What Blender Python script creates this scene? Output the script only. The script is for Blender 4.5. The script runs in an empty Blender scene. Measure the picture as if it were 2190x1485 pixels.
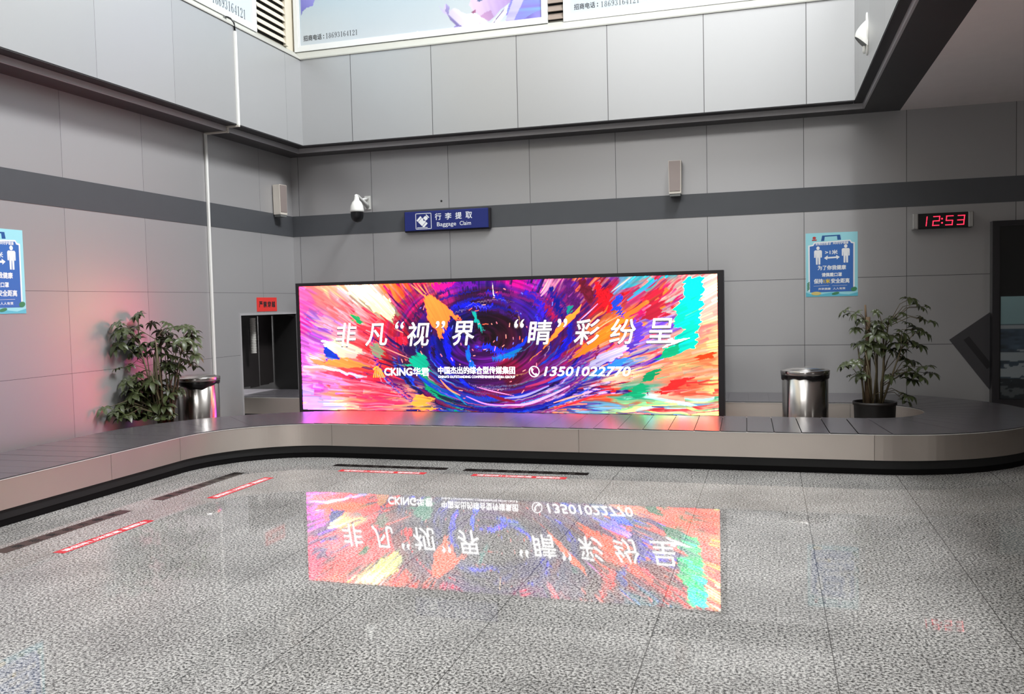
import bpy, bmesh, math, random
import numpy as np
from mathutils import Vector, Matrix

S = bpy.context.scene
COL = S.collection

# ------------------------------------------------------------------ camera
YAW, PITCH, ROLL = -0.288222806, -0.0497725399, -0.0226491375
EYE = 1.49
cy_, sy_, cp_, sp_, cr_, sr_ = (math.cos(YAW), math.sin(YAW), math.cos(PITCH), math.sin(PITCH), math.cos(ROLL), math.sin(ROLL))
fwd = Vector((sy_ * cp_, cy_ * cp_, sp_))
rgt = Vector((cy_, -sy_, 0))
up = rgt.cross(fwd)
r2 = rgt * cr_ + up * sr_
u2 = up * cr_ - rgt * sr_
cam_data = bpy.data.cameras.new('camera')
cam_data.sensor_width = 36
cam_data.sensor_fit = 'HORIZONTAL'
cam_data.lens = 1857.7 / 2190 * 36
cam_data.clip_end = 200
cam = bpy.data.objects.new('camera', cam_data)
COL.objects.link(cam)
M = Matrix.Identity(4)
for i in range(3):
    M[i][0], M[i][1], M[i][2] = r2[i], u2[i], -fwd[i]
M[2][3] = EYE
cam.matrix_world = M
S.camera = cam

# ------------------------------------------------------------------ view + world + daylight
S.view_settings.view_transform = 'Standard'
S.view_settings.look = 'None'
S.view_settings.gamma = 1.0
S.view_settings.use_curve_mapping = False
S.view_settings.exposure = 0.0
W = bpy.data.worlds.new('overcast')
S.world = W
W.use_nodes = True
W.node_tree.nodes['Background'].inputs[0].default_value = (0.80, 0.90, 1.0, 1)
W.node_tree.nodes['Background'].inputs[1].default_value = 0.6


def area(name, loc, target, sx, sy, power, color=(1, 1, 1)):
    d = bpy.data.lights.new(name, 'AREA')
    d.shape = 'RECTANGLE'
    d.size, d.size_y = sx, sy
    d.energy = power
    d.color = color
    o = bpy.data.objects.new(name, d)
    COL.objects.link(o)
    o.location = loc
    o.rotation_euler = (Vector(target) - Vector(loc)).to_track_quat('-Z', 'Y').to_euler()
    return o


# daylight through the clerestory behind the viewer, through the roof light, the entrance glazing and the baggage yard
area('clerestory_daylight', (-2.4, -2.92, 9.65), (-2.4, 6, 6.2), 6.4, 1.5, 340, (1.0, 0.985, 0.96))
area('side_clerestory_daylight', (1.06, 6.2, 9.4), (-6.0, 4.6, 5.4), 5.5, 1.9, 2500, (0.97, 0.985, 1.0))
area('rooflight_daylight', (-2.8, 2.6, 10.85), (-2.8, 2.6, 0), 4.6, 7.2, 190, (0.97, 0.99, 1.0))
area('entrance_daylight', (-0.2, -6.95, 1.35), (-0.2, 0, 1.35), 1.0, 2.5, 46, (1.0, 1.0, 0.97))
area('side_door_daylight', (8.93, -3.3, 1.4), (0, -3.3, 1.4), 1.0, 2.6, 32, (1.0, 1.0, 0.96))
area('baggage_yard_daylight', (-7.5, 10.3, 1.5), (-7.4, 10.3, 0.36), 0.5, 0.9, 90, (1, 1, 1))


# ------------------------------------------------------------------ helpers: colour, materials
def lin(c):
    if isinstance(c, (int, float)):
        c = (c, c, c)
    out = []
    for v in c:
        v = v / 255
        out.append(v / 12.92 if v <= 0.04045 else ((v + 0.055) / 1.055) ** 2.4)
    return tuple(out)


def mat(name, col, rough=0.5, metal=0.0, spec=0.5, noise=0.0, nscale=6.0, emit=None, estr=0.0):
    m = bpy.data.materials.new(name)
    m.use_nodes = True
    nt = m.node_tree
    b = nt.nodes['Principled BSDF']
    c = lin(col)
    b.inputs['Base Color'].default_value = (*c, 1)
    b.inputs['Roughness'].default_value = rough
    b.inputs['Metallic'].default_value = metal
    b.inputs['Specular IOR Level'].default_value = spec
    if emit is not None:
        b.inputs['Emission Color'].default_value = (*lin(emit), 1)
        b.inputs['Emission Strength'].default_value = estr
    if noise:
        n = nt.nodes.new('ShaderNodeTexNoise')
        n.inputs['Scale'].default_value = nscale
        n.inputs['Detail'].default_value = 4
        g = nt.nodes.new('ShaderNodeNewGeometry')
        nt.links.new(g.outputs['Position'], n.inputs['Vector'])
        r = nt.nodes.new('ShaderNodeMix')
        r.data_type = 'RGBA'
        r.inputs['A'].default_value = (*[v * (1 - noise) for v in c], 1)
        r.inputs['B'].default_value = (*[min(1, v * (1 + noise)) for v in c], 1)
        nt.links.new(n.outputs['Fac'], r.inputs['Factor'])
        nt.links.new(r.outputs['Result'], b.inputs['Base Color'])
    return m


def brushed(m, amount):
    b = m.node_tree.nodes['Principled BSDF']
    b.inputs['Anisotropic'].default_value = amount
    c = m.node_tree.nodes.new('ShaderNodeCombineXYZ')
    c.inputs['Z'].default_value = 1.0
    m.node_tree.links.new(c.outputs[0], b.inputs['Tangent'])
    return m


def nmath(nt, op, a, b=None):
    n = nt.nodes.new('ShaderNodeMath')
    n.operation = op
    for i, v in enumerate((a, b)):
        if v is None:
            continue
        if isinstance(v, (int, float)):
            n.inputs[i].default_value = v
        else:
            nt.links.new(v, n.inputs[i])
    return n.outputs[0]


def line_mask(nt, coord, off, period, width):
    f = nmath(nt, 'FRACT', nmath(nt, 'ADD', nmath(nt, 'DIVIDE', nmath(nt, 'SUBTRACT', coord, off), period), 0.5))
    d = nmath(nt, 'MULTIPLY', nmath(nt, 'ABSOLUTE', nmath(nt, 'SUBTRACT', f, 0.5)), period)
    return nmath(nt, 'LESS_THAN', d, width / 2)


def one_line(nt, coord, at, width):
    return nmath(nt, 'LESS_THAN', nmath(nt, 'ABSOLUTE', nmath(nt, 'SUBTRACT', coord, at)), width / 2)


def panel_mat(name, axis, off, period, zlines, col, rough, metal, width=0.007):
    """aluminium composite cladding with open joints"""
    m = mat(name, col, rough, metal)
    nt = m.node_tree
    b = nt.nodes['Principled BSDF']
    g = nt.nodes.new('ShaderNodeNewGeometry')
    s = nt.nodes.new('ShaderNodeSeparateXYZ')
    nt.links.new(g.outputs['Position'], s.inputs[0])
    mask = line_mask(nt, s.outputs[axis], off, period, width)
    for z in zlines:
        mask = nmath(nt, 'MAXIMUM', mask, one_line(nt, s.outputs['Z'], z, width))
    # slight tone difference from sheet to sheet
    cell = nmath(nt, 'FLOOR', nmath(nt, 'DIVIDE', nmath(nt, 'SUBTRACT', s.outputs[axis], off), period))
    wn = nt.nodes.new('ShaderNodeTexWhiteNoise')
    wn.noise_dimensions = '1D'
    nt.links.new(cell, wn.inputs['W'])
    c = lin(col)
    t = nt.nodes.new('ShaderNodeMix')
    t.data_type = 'RGBA'
    t.inputs['A'].default_value = (*[v * 0.95 for v in c], 1)
    t.inputs['B'].default_value = (*[v * 1.04 for v in c], 1)
    nt.links.new(wn.outputs['Value'], t.inputs['Factor'])
    mx = nt.nodes.new('ShaderNodeMix')
    mx.data_type = 'RGBA'
    nt.links.new(mask, mx.inputs['Factor'])
    nt.links.new(t.outputs['Result'], mx.inputs['A'])
    mx.inputs['B'].default_value = (*lin(64), 1)
    nt.links.new(mx.outputs['Result'], b.inputs['Base Color'])
    inv = nmath(nt, 'SUBTRACT', 1.0, mask)
    nt.links.new(nmath(nt, 'MULTIPLY', inv, metal), b.inputs['Metallic'])
    return m


def granite_mat():
    m = mat('granite_floor', 170, 0.025, 0.0, 0.48)
    nt = m.node_tree
    b = nt.nodes['Principled BSDF']
    g = nt.nodes.new('ShaderNodeNewGeometry')
    s = nt.nodes.new('ShaderNodeSeparateXYZ')
    nt.links.new(g.outputs['Position'], s.inputs[0])

    def ramp(src, stops):
        r = nt.nodes.new('ShaderNodeValToRGB')
        e = r.color_ramp.elements
        while len(e) < len(stops):
            e.new(0.5)
        for el, (p, c) in zip(e, stops):
            el.position = p
            el.color = (*lin(c), 1)
        nt.links.new(src, r.inputs[0])
        return r.outputs[0]

    def noise(scale, detail, rough=0.6):
        n = nt.nodes.new('ShaderNodeTexNoise')
        n.inputs['Scale'].default_value = scale
        n.inputs['Detail'].default_value = detail
        n.inputs['Roughness'].default_value = rough
        nt.links.new(g.outputs['Position'], n.inputs['Vector'])
        return n.outputs['Fac']
    fine = ramp(noise(78, 4, 0.7), [(0.38, (58, 57, 57)), (0.46, (124, 123, 121)), (0.53, (192, 190, 187)), (0.66, (232, 230, 226))])
    big = ramp(noise(1.3, 3), [(0.3, (205, 205, 205)), (0.7, (255, 255, 255))])
    mul = nt.nodes.new('ShaderNodeMix')
    mul.data_type = 'RGBA'
    mul.blend_type = 'MULTIPLY'
    mul.inputs['Factor'].default_value = 1
    nt.links.new(fine, mul.inputs['A'])
    nt.links.new(big, mul.inputs['B'])
    jm = nmath(nt, 'MAXIMUM', nmath(nt, 'MULTIPLY', line_mask(nt, s.outputs['X'], -0.512, 0.756, 0.005), 0.75),
               nmath(nt, 'MULTIPLY', line_mask(nt, s.outputs['Y'], 2.706, 0.756, 0.003), 0.22))
    mx = nt.nodes.new('ShaderNodeMix')
    mx.data_type = 'RGBA'
    nt.links.new(jm, mx.inputs['Factor'])
    nt.links.new(mul.outputs['Result'], mx.inputs['A'])
    mx.inputs['B'].default_value = (*lin((58, 56, 54)), 1)
    nt.links.new(mx.outputs['Result'], b.inputs['Base Color'])
    bump = nt.nodes.new('ShaderNodeBump')
    bump.inputs['Strength'].default_value = 0.004
    bump.inputs['Distance'].default_value = 0.002
    nt.links.new(noise(60, 2), bump.inputs['Height'])
    nt.links.new(bump.outputs[0], b.inputs['Normal'])
    return m


def vcol_mat(name, emissive):
    m = bpy.data.materials.new(name)
    m.use_nodes = True
    nt = m.node_tree
    b = nt.nodes['Principled BSDF']
    a = nt.nodes.new('ShaderNodeVertexColor')
    a.layer_name = 'print'
    if emissive:
        b.inputs['Base Color'].default_value = (0.01, 0.01, 0.01, 1)
        b.inputs['Roughness'].default_value = 0.6
        b.inputs['Specular IOR Level'].default_value = 0.1
        nt.links.new(a.outputs['Color'], b.inputs['Emission Color'])
        b.inputs['Emission Strength'].default_value = 1.0
    else:
        nt.links.new(a.outputs['Color'], b.inputs['Base Color'])
        b.inputs['Roughness'].default_value = 0.45
    return m


PANEL = 176
WALL_R, WALL_M = 0.37, 0.5
M_backwall = panel_mat('cladding_back', 'X', 0.407, 1.118, (0.917, 1.705), (178, 177, 178), WALL_R, WALL_M, 0.006)
M_leftwall = panel_mat('cladding_left', 'Y', 6.770, 1.115, (0.917, 1.705), (178, 177, 178), WALL_R, WALL_M, 0.0035)
M_fasback = panel_mat('cladding_upper_back', 'X', 0.425, 1.132, (), (176, 177, 178), WALL_R, WALL_M, 0.008)
M_fasleft = panel_mat('cladding_upper_left', 'Y', 6.775, 1.112, (), (176, 177, 178), WALL_R, WALL_M, 0.003)
for m_ in (M_backwall, M_leftwall, M_fasback, M_fasleft):
    brushed(m_, 0.5)
M_plainwall = mat('plain_cladding', (128, 126, 126), 0.5, 0.2)
M_band = mat('charcoal_band', (84, 86, 90), 0.42, 0.3, noise=0.05)
M_floor = granite_mat()
M_soffit = mat('dark_soffit', (56, 53, 55), 0.5, 0.0, noise=0.05)
M_gap = mat('shadow_gap', (40, 38, 40), 0.6)
M_ceil = mat('ceiling_board', (238, 228, 226), 0.55, noise=0.04)
M_lip = mat('lip_aluminium', (186, 184, 186), 0.4, 0.3)
M_sill = mat('painted_sill', (168, 168, 161), 0.45, noise=0.03)
M_beige = mat('beige_paint', (196, 189, 172), 0.5, noise=0.03)
M_louvre = mat('louvre_slat', (204, 194, 178), 0.5)
M_louvshaded = mat('louvre_slat_shaded', (132, 118, 108), 0.5)  # slats between the boards, their shade darkened into the colour
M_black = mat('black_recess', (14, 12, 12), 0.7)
M_white = mat('white_frame', (212, 214, 213), 0.4)
M_whiteplastic = mat('white_plastic', (226, 226, 222), 0.35)
M_cream = mat('cream_plastic', (205, 198, 188), 0.45)
M_grille = mat('speaker_grille', (150, 138, 134), 0.55, 0.3)
M_blackplastic = mat('black_plastic', (18, 18, 20), 0.3)
M_greyplastic = mat('grey_plastic', (110, 112, 110), 0.4)
M_frame = mat('black_display_frame', (30, 27, 32), 0.45)
M_steel = brushed(mat('brushed_steel', (204, 194, 186), 0.46, 1.0, noise=0.04, nscale=3), 0.5)
M_edge = mat('bright_steel_edge', (240, 238, 235), 0.4, 0.3)
M_kick = mat('black_kickplate', (12, 11, 12), 0.7, 0.0, 0.12)
M_belt = mat('rubber_belt', (84, 81, 85), 0.26, 0.0, 0.45, noise=0.14, nscale=7)
M_bed = mat('belt_bed', (20, 20, 21), 0.6)
M_binsteel = brushed(mat('bin_steel', (190, 186, 182), 0.22, 1.0), 0.7)
M_bag = mat('black_bin_liner', (14, 12, 13), 0.25)
M_stem = mat('plant_stem', (96, 86, 62), 0.6, noise=0.25, nscale=30)
M_trunk = mat('plant_trunk', (104, 84, 62), 0.8, noise=0.3, nscale=40)
M_leaf = mat('plant_leaf', (66, 74, 44), 0.38, 0.0, 0.5, noise=0.4, nscale=14)
M_pot = mat('nursery_pot', (26, 20, 18), 0.5, noise=0.3, nscale=30)
M_soil = mat('potting_soil', (34, 26, 20), 0.9, noise=0.4, nscale=60)
M_signblue = mat('sign_navy', (30, 42, 112), 0.35)
M_print_white = mat('print_white', (236, 238, 240), 0.5)
M_print_yellow = mat('print_yellow', (238, 206, 50), 0.5)
M_print_black = mat('print_black', (28, 28, 32), 0.5)
M_print_blue = mat('print_blue', (58, 108, 182), 0.4)
M_print_navy = mat('print_navy', (40, 88, 150), 0.4)
M_print_cyan = mat('print_cyan', (156, 218, 228), 0.4)
M_print_wave = mat('print_wave', (96, 186, 206), 0.4)
M_print_green = mat('print_green', (64, 132, 92), 0.5)
M_print_sand = mat('print_sand', (214, 196, 120), 0.5)
M_print_red = mat('print_red', (190, 60, 60), 0.5)
M_redsign = mat('red_card', (226, 52, 46), 0.5)
M_redtape = mat('red_tape', (208, 36, 50), 0.3)
M_blacktape = mat('black_tape', (30, 24, 24), 0.10)
M_tapeprint = mat('tape_dull_print', (22, 14, 12), 0.6)
M_diamond = mat('dark_grey_panel', (62, 60, 64), 0.45)
M_barmark = mat('near_black_mark', (30, 28, 32), 0.5)
M_redled = mat('red_led', (255, 40, 70), 0.4, emit=(255, 44, 74), estr=2.2)
M_ledtext = mat('led_white', (255, 255, 255), 0.5, emit=(255, 255, 255), estr=2.8)
M_ledshade = mat('led_text_shade', (60, 50, 70), 0.5, emit=(120, 100, 120), estr=0.5)
M_ledorange = mat('led_orange', (245, 160, 40), 0.5, emit=(250, 160, 50), estr=1.5)
M_strip = mat('rubber_strip', (34, 30, 30), 0.5, noise=0.2, nscale=10)
M_hose = mat('ribbed_hose', (196, 194, 188), 0.5)
M_capsilver = mat('clock_end_cap', (168, 166, 164), 0.4, 0.4)


# ------------------------------------------------------------------ helpers: meshes
class MB:
    def __init__(s):
        s.v, s.f, s.sm = [], [], []

    def add(s, vs, fs, smooth=False):
        n = len(s.v)
        s.v += [tuple(p) for p in vs]
        s.f += [tuple(i + n for i in f) for f in fs]
        s.sm += [smooth] * len(fs)
        return s

    def box(s, a, b, T=None):
        (x0, y0, z0), (x1, y1, z1) = a, b
        v = [(x0, y0, z0), (x1, y0, z0), (x1, y1, z0), (x0, y1, z0), (x0, y0, z1), (x1, y0, z1), (x1, y1, z1), (x0, y1, z1)]
        if T:
            v = [tuple(T @ Vector(p)) for p in v]
        return s.add(v, [(0, 3, 2, 1), (4, 5, 6, 7), (0, 1, 5, 4), (1, 2, 6, 5), (2, 3, 7, 6), (3, 0, 4, 7)])

    def bbox(s, a, b, r=0.006):
        """box with chamfered vertical and top edges"""
        (x0, y0, z0), (x1, y1, z1) = a, b
        def ring(i, z):
            return [(x0 + r, y0 + i, z), (x1 - r, y0 + i, z), (x1 - i, y0 + r, z), (x1 - i, y1 - r, z),
                    (x1 - r, y1 - i, z), (x0 + r, y1 - i, z), (x0 + i, y1 - r, z), (x0 + i, y0 + r, z)]
        R = [ring(r * 0.6, z0), ring(0, z0 + r), ring(0, z1 - r), ring(r * 0.6, z1)]
        v = sum(R, [])
        f = [tuple(range(7, -1, -1)), tuple(range(24, 32))]
        for k in range(3):
            for i in range(8):
                j = (i + 1) % 8
                f.append((k * 8 + i, k * 8 + j, k * 8 + 8 + j, k * 8 + 8 + i))
        return s.add(v, f)

    def prism(s, poly, fr, d0, d1):
        """2-D outline in a frame, extruded from depth d0 to d1"""
        n = len(poly)
        v = [fr(u, w, d0) for u, w in poly] + [fr(u, w, d1) for u, w in poly]
        f = [tuple(range(n - 1, -1, -1)), tuple(range(n, 2 * n))]
        f += [(i, (i + 1) % n, n + (i + 1) % n, n + i) for i in range(n)]
        return s.add(v, f)

    def flat(s, poly, fr, d):
        return s.add([fr(u, w, d) for u, w in poly], [tuple(range(len(poly)))])

    def lathe(s, prof, c, n=40, smooth=True, cap=True):
        v, f = [], []
        for r, z in prof:
            for i in range(n):
                a = 2 * math.pi * i / n
                v.append((c[0] + r * math.cos(a), c[1] + r * math.sin(a), c[2] + z))
        for k in range(len(prof) - 1):
            for i in range(n):
                j = (i + 1) % n
                f.append((k * n + i, k * n + j, (k + 1) * n + j, (k + 1) * n + i))
        s.add(v, f, smooth)
        if cap:
            m = len(prof) - 1
            s.add(v[:n], [tuple(range(n - 1, -1, -1))])
            s.add(v[m * n:], [tuple(range(n))])
        return s

    def tube(s, pts, rad, n=7):
        pts = [Vector(p) for p in pts]
        v, f = [], []
        for k, p in enumerate(pts):
            t = (pts[min(k + 1, len(pts) - 1)] - pts[max(k - 1, 0)]).normalized()
            a = t.cross(Vector((0.31, 0.2, 0.93)))
            if a.length < 1e-3:
                a = t.cross(Vector((1, 0, 0)))
            a.normalize()
            b = t.cross(a)
            r = rad[k] if isinstance(rad, (list, tuple)) else rad
            for i in range(n):
                w = 2 * math.pi * i / n
                v.append(p + (a * math.cos(w) + b * math.sin(w)) * r)
        for k in range(len(pts) - 1):
            for i in range(n):
                j = (i + 1) % n
                f.append((k * n + i, k * n + j, (k + 1) * n + j, (k + 1) * n + i))
        f.append(tuple(range(n - 1, -1, -1)))
        f.append(tuple(range((len(pts) - 1) * n, len(pts) * n)))
        return s.add(v, f, True)

    def build(s, name, material, parent=None):
        me = bpy.data.meshes.new(name)
        o = Vector((0, 0, 0))
        p = parent
        while p is not None:
            o = o + p.location
            p = p.parent
        me.from_pydata([(x - o.x, y - o.y, z - o.z) for x, y, z in s.v], [], s.f)
        me.polygons.foreach_set('use_smooth', s.sm)
        bm = bmesh.new()
        bm.from_mesh(me)
        bmesh.ops.recalc_face_normals(bm, faces=bm.faces)
        bm.to_mesh(me)
        bm.free()
        me.materials.append(material)
        ob = bpy.data.objects.new(name, me)
        COL.objects.link(ob)
        if parent:
            ob.parent = parent
        return ob


def thing(name, label, cat, loc, group=None):
    o = bpy.data.objects.new(name, None)
    o.empty_display_size = 0.1
    COL.objects.link(o)
    o.location = loc
    o['label'] = label
    o['category'] = cat
    if group:
        o['group'] = group
    return o


def struct(name, mb, material):
    o = mb.build(name, material)
    o['kind'] = 'structure'
    return o


def frame(o, ux, uz):
    o, ux, uz = Vector(o), Vector(ux), Vector(uz)
    n = ux.cross(uz)
    return lambda u, w, d=0.0: tuple(o + ux * u + uz * w + n * d)


def on_back(y):
    return frame((0, y, 0), (1, 0, 0), (0, 0, 1))


def on_left(x):
    return frame((x, 0, 0), (0, 1, 0), (0, 0, 1))


def glyphs(txt, bold=0.0, shear=0.0):
    c = bpy.data.curves.new('glyphs', 'FONT')
    c.body = txt
    c.resolution_u = 3
    c.offset = bold
    c.shear = shear
    o = bpy.data.objects.new('glyphs', c)
    COL.objects.link(o)
    dg = bpy.context.evaluated_depsgraph_get()
    me = bpy.data.meshes.new_from_object(o.evaluated_get(dg))
    v = np.array([tuple(p.co) for p in me.vertices])
    f = [tuple(p.vertices) for p in me.polygons]
    bpy.data.objects.remove(o)
    bpy.data.meshes.remove(me)
    bpy.data.curves.remove(c)
    v = v[:, :2]
    v -= v.min(0)
    v /= v.max(0)
    return v, f


def write(mb, fr, txt, u0, u1, w0, w1, d, bold=0.0, shear=0.0):
    """bold is the extra stroke weight as a share of the line height, made by overlapping passes"""
    v, f = glyphs(txt, 0.0, shear)
    e = bold * (w1 - w0)
    passes = [(0, 0)] if e == 0 else [(-e, 0), (e, 0), (0, -e), (0, e), (-e * 0.7, -e * 0.7), (e * 0.7, e * 0.7), (-e * 0.7, e * 0.7), (e * 0.7, -e * 0.7)]
    for k, (dx, dz) in enumerate(passes):
        mb.add([fr(u0 + e + dx + p[0] * (u1 - u0 - 2 * e), w0 + e + dz + p[1] * (w1 - w0 - 2 * e), d + 0.00001 * k) for p in v], f)
    return mb


def lettering(name, parent, material, fr, txt, u0, u1, w0, w1, d, bold=0.0, shear=0.0):
    return write(MB(), fr, txt, u0, u1, w0, w1, d, bold, shear).build(name, material, parent)


def ellipse(cx, cz, rx, rz, n=24, a0=0.0, a1=2 * math.pi, tilt=0.0):
    out = []
    full = abs(a1 - a0 - 2 * math.pi) < 1e-6
    for i in range(n if full else n + 1):
        a = a0 + (a1 - a0) * i / n
        x, z = rx * math.cos(a), rz * math.sin(a)
        out.append((cx + x * math.cos(tilt) - z * math.sin(tilt), cz + x * math.sin(tilt) + z * math.cos(tilt)))
    return out


def ring_quads(outer, inner):
    n = len(outer)
    return [[outer[i], outer[(i + 1) % n], inner[(i + 1) % n], inner[i]] for i in range(n)]


# high-contrast serif numerals, each in a unit box about 0.62 wide
def serif_digit(ch):
    P = []

    def bowl(cx, cz, rx, rz, tx, tz, a0=0.0, a1=2 * math.pi):
        o, i = ellipse(cx, cz, rx, rz, 28, a0, a1), ellipse(cx, cz, rx - tx, rz - tz, 28, a0, a1)
        full = abs(a1 - a0 - 2 * math.pi) < 1e-6
        n = len(o)
        for k in range(n if full else n - 1):
            j = (k + 1) % n
            P.append([o[k], o[j], i[j], i[k]])
    pi = math.pi
    if ch == '1':
        P.append([(0.25, 0.03), (0.38, 0.03), (0.38, 1.0), (0.25, 0.97)])
        P.append([(0.12, 0), (0.51, 0), (0.51, 0.035), (0.12, 0.035)])
        P.append([(0.10, 0.86), (0.25, 0.9), (0.38, 1.0), (0.33, 1.0), (0.10, 0.89)])
    elif ch == '8':
        bowl(0.31, 0.75, 0.22, 0.25, 0.10, 0.035)
        bowl(0.31, 0.26, 0.27, 0.27, 0.125, 0.035)
    elif ch in '69':
        bowl(0.31, 0.30, 0.26, 0.30, 0.12, 0.035)
        o, i = ellipse(0.40, 0.42, 0.355, 0.58, 20, pi * 0.42, pi * 1.02), ellipse(0.40, 0.42, 0.235, 0.545, 20, pi * 0.42, pi * 1.02)
        P += [[o[k], o[k + 1], i[k + 1], i[k]] for k in range(20)]
        P.append(ellipse(0.49, 0.89, 0.065, 0.065, 12))
        if ch == '9':
            P = [[(0.62 - x, 1 - z) for x, z in q] for q in P]
    elif ch == '3':
        bowl(0.27, 0.75, 0.24, 0.25, 0.11, 0.035, -pi / 2, pi * 0.9)
        bowl(0.27, 0.27, 0.29, 0.27, 0.13, 0.035, -pi * 0.9, pi / 2)
        P.append(ellipse(0.09, 0.83, 0.065, 0.06, 12))
        P.append(ellipse(0.07, 0.17, 0.07, 0.065, 12))
    elif ch == '2':
        bowl(0.29, 0.72, 0.27, 0.28, 0.12, 0.035, -pi * 0.12, pi * 0.95)
        P.append([(0.54, 0.62), (0.42, 0.62), (0.02, 0.05), (0.02, 0.0), (0.12, 0.08)])
        P.append([(0.02, 0.0), (0.56, 0.0), (0.60, 0.24), (0.55, 0.24), (0.50, 0.10), (0.10, 0.10)])
        P.append(ellipse(0.09, 0.76, 0.065, 0.06, 12))
    elif ch == '4':
        P.append([(0.36, 0.03), (0.47, 0.03), (0.47, 1.0), (0.36, 0.9)])
        P.append([(0.44, 1.0), (0.47, 1.0), (0.06, 0.29), (0.0, 0.29)])
        P.append([(0.0, 0.255), (0.60, 0.255), (0.60, 0.295), (0.0, 0.295)])
        P.append([(0.26, 0), (0.56, 0), (0.56, 0.035), (0.26, 0.035)])
    return P


def serif_number(parent, fr, txt, u0, u1, w0, w1, d):
    step = (u1 - u0) / (len(txt) - 0.1)
    for k, ch in enumerate(txt):
        mb = MB()
        for q in serif_digit(ch):
            mb.flat([(u0 + step * k + x * step * 1.32, w0 + z * (w1 - w0)) for x, z in q], fr, d)
        mb.build('numeral', M_print_black, parent)


# ------------------------------------------------------------------ numpy painting for prints and the LED picture
rs = np.random.RandomState(7)


def vnoise(x, y, seed):
    """smooth 2-D value noise, 0..1"""
    r = np.random.RandomState(seed)
    t = r.rand(256, 256)
    xi, yi = np.floor(x).astype(int), np.floor(y).astype(int)
    fx, fy = x - xi, y - yi
    fx, fy = fx * fx * (3 - 2 * fx), fy * fy * (3 - 2 * fy)
    g = lambda a, b: t[a % 256, b % 256]
    return (g(xi, yi) * (1 - fx) + g(xi + 1, yi) * fx) * (1 - fy) + (g(xi, yi + 1) * (1 - fx) + g(xi + 1, yi + 1) * fx) * fy


def inside(px, py, poly):
    r = np.zeros(px.shape, bool)
    n = len(poly)
    for i in range(n):
        (x0, y0), (x1, y1) = poly[i], poly[(i + 1) % n]
        if y0 == y1:
            continue
        c = ((y0 > py) != (y1 > py)) & (px < (x1 - x0) * (py - y0) / (y1 - y0) + x0)
        r ^= c
    return r


def stroke_dist(px, py, pts):
    """distance to a polyline and the fraction along it"""
    best = np.full(px.shape, 1e9)
    tt = np.zeros(px.shape)
    n = len(pts) - 1
    for i in range(n):
        (x0, y0), (x1, y1) = pts[i], pts[i + 1]
        dx, dy = x1 - x0, y1 - y0
        L = dx * dx + dy * dy + 1e-9
        t = np.clip(((px - x0) * dx + (py - y0) * dy) / L, 0, 1)
        d = np.hypot(px - x0 - t * dx, py - y0 - t * dy)
        m = d < best
        best = np.where(m, d, best)
        tt = np.where(m, (i + t) / n, tt)
    return best, tt


def smooth_line(pts, k=8):
    """Catmull-Rom through the points"""
    if len(pts) < 3:
        return pts
    P = [np.array(p, float) for p in pts]
    P = [2 * P[0] - P[1]] + P + [2 * P[-1] - P[-2]]
    out = []
    for i in range(1, len(P) - 2):
        for j in range(k):
            t = j / k
            out.append(tuple(0.5 * (2 * P[i] + (P[i + 1] - P[i - 1]) * t + (2 * P[i - 1] - 5 * P[i] + 4 * P[i + 1] - P[i + 2]) * t * t
                                    + (3 * P[i] - P[i - 1] - 3 * P[i + 1] + P[i + 2]) * t ** 3)))
    out.append(tuple(P[-2]))
    return out


def srgb_to_lin(a):
    a = np.clip(a, 0, 1)
    return np.where(a <= 0.04045, a / 12.92, ((a + 0.055) / 1.055) ** 2.4)


def painted_grid(name, img, fr, u0, u1, w0, w1, d, material, parent):
    """one rectangular sheet carrying img (rows from the top, linear colour) as its print"""
    h, w = img.shape[:2]
    us, ws = np.linspace(u0, u1, w), np.linspace(w1, w0, h)
    o = np.array(fr(0, 0, d))
    eu, ew = np.array(fr(1, 0, d)) - o, np.array(fr(0, 1, d)) - o
    pl = np.array([0.0, 0, 0])
    p = parent
    while p is not None:
        pl += np.array(p.location)
        p = p.parent
    co = (o - pl)[None, None] + us[None, :, None] * eu + ws[:, None, None] * ew
    idx = np.arange(h * w).reshape(h, w)
    q = np.stack([idx[1:, :-1], idx[1:, 1:], idx[:-1, 1:], idx[:-1, :-1]], -1).reshape(-1)
    nf = (h - 1) * (w - 1)
    me = bpy.data.meshes.new(name)
    me.vertices.add(h * w)
    me.vertices.foreach_set('co', co.reshape(-1).astype(np.float32))
    me.loops.add(nf * 4)
    me.loops.foreach_set('vertex_index', q.astype(np.int32))
    me.polygons.add(nf)
    me.polygons.foreach_set('loop_start', (np.arange(nf) * 4).astype(np.int32))
    me.update(calc_edges=True)
    a = me.color_attributes.new('print', 'FLOAT_COLOR', 'POINT')
    rgba = np.ones((h * w, 4), np.float32)
    rgba[:, :3] = img.reshape(-1, 3)
    a.data.foreach_set('color', rgba.reshape(-1))
    me.materials.append(material)
    ob = bpy.data.objects.new(name, me)
    COL.objects.link(ob)
    ob.parent = parent
    return ob


# ================================================================== SETTING
XL, YB = -6.414, 10.92          # lower walls
ZS = 3.60                       # soffit and low ceiling
XF, YF, XR = -5.97, 10.50, 0.935   # upper cladding planes round the void
XU, YU, XRU = -6.16, 10.69, 1.12   # set-back walls above the sill
ZT = 11.0
YFR = -3.0                      # front of the void
XE, YE = 9.0, -7.0              # far right and front of the hall

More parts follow.
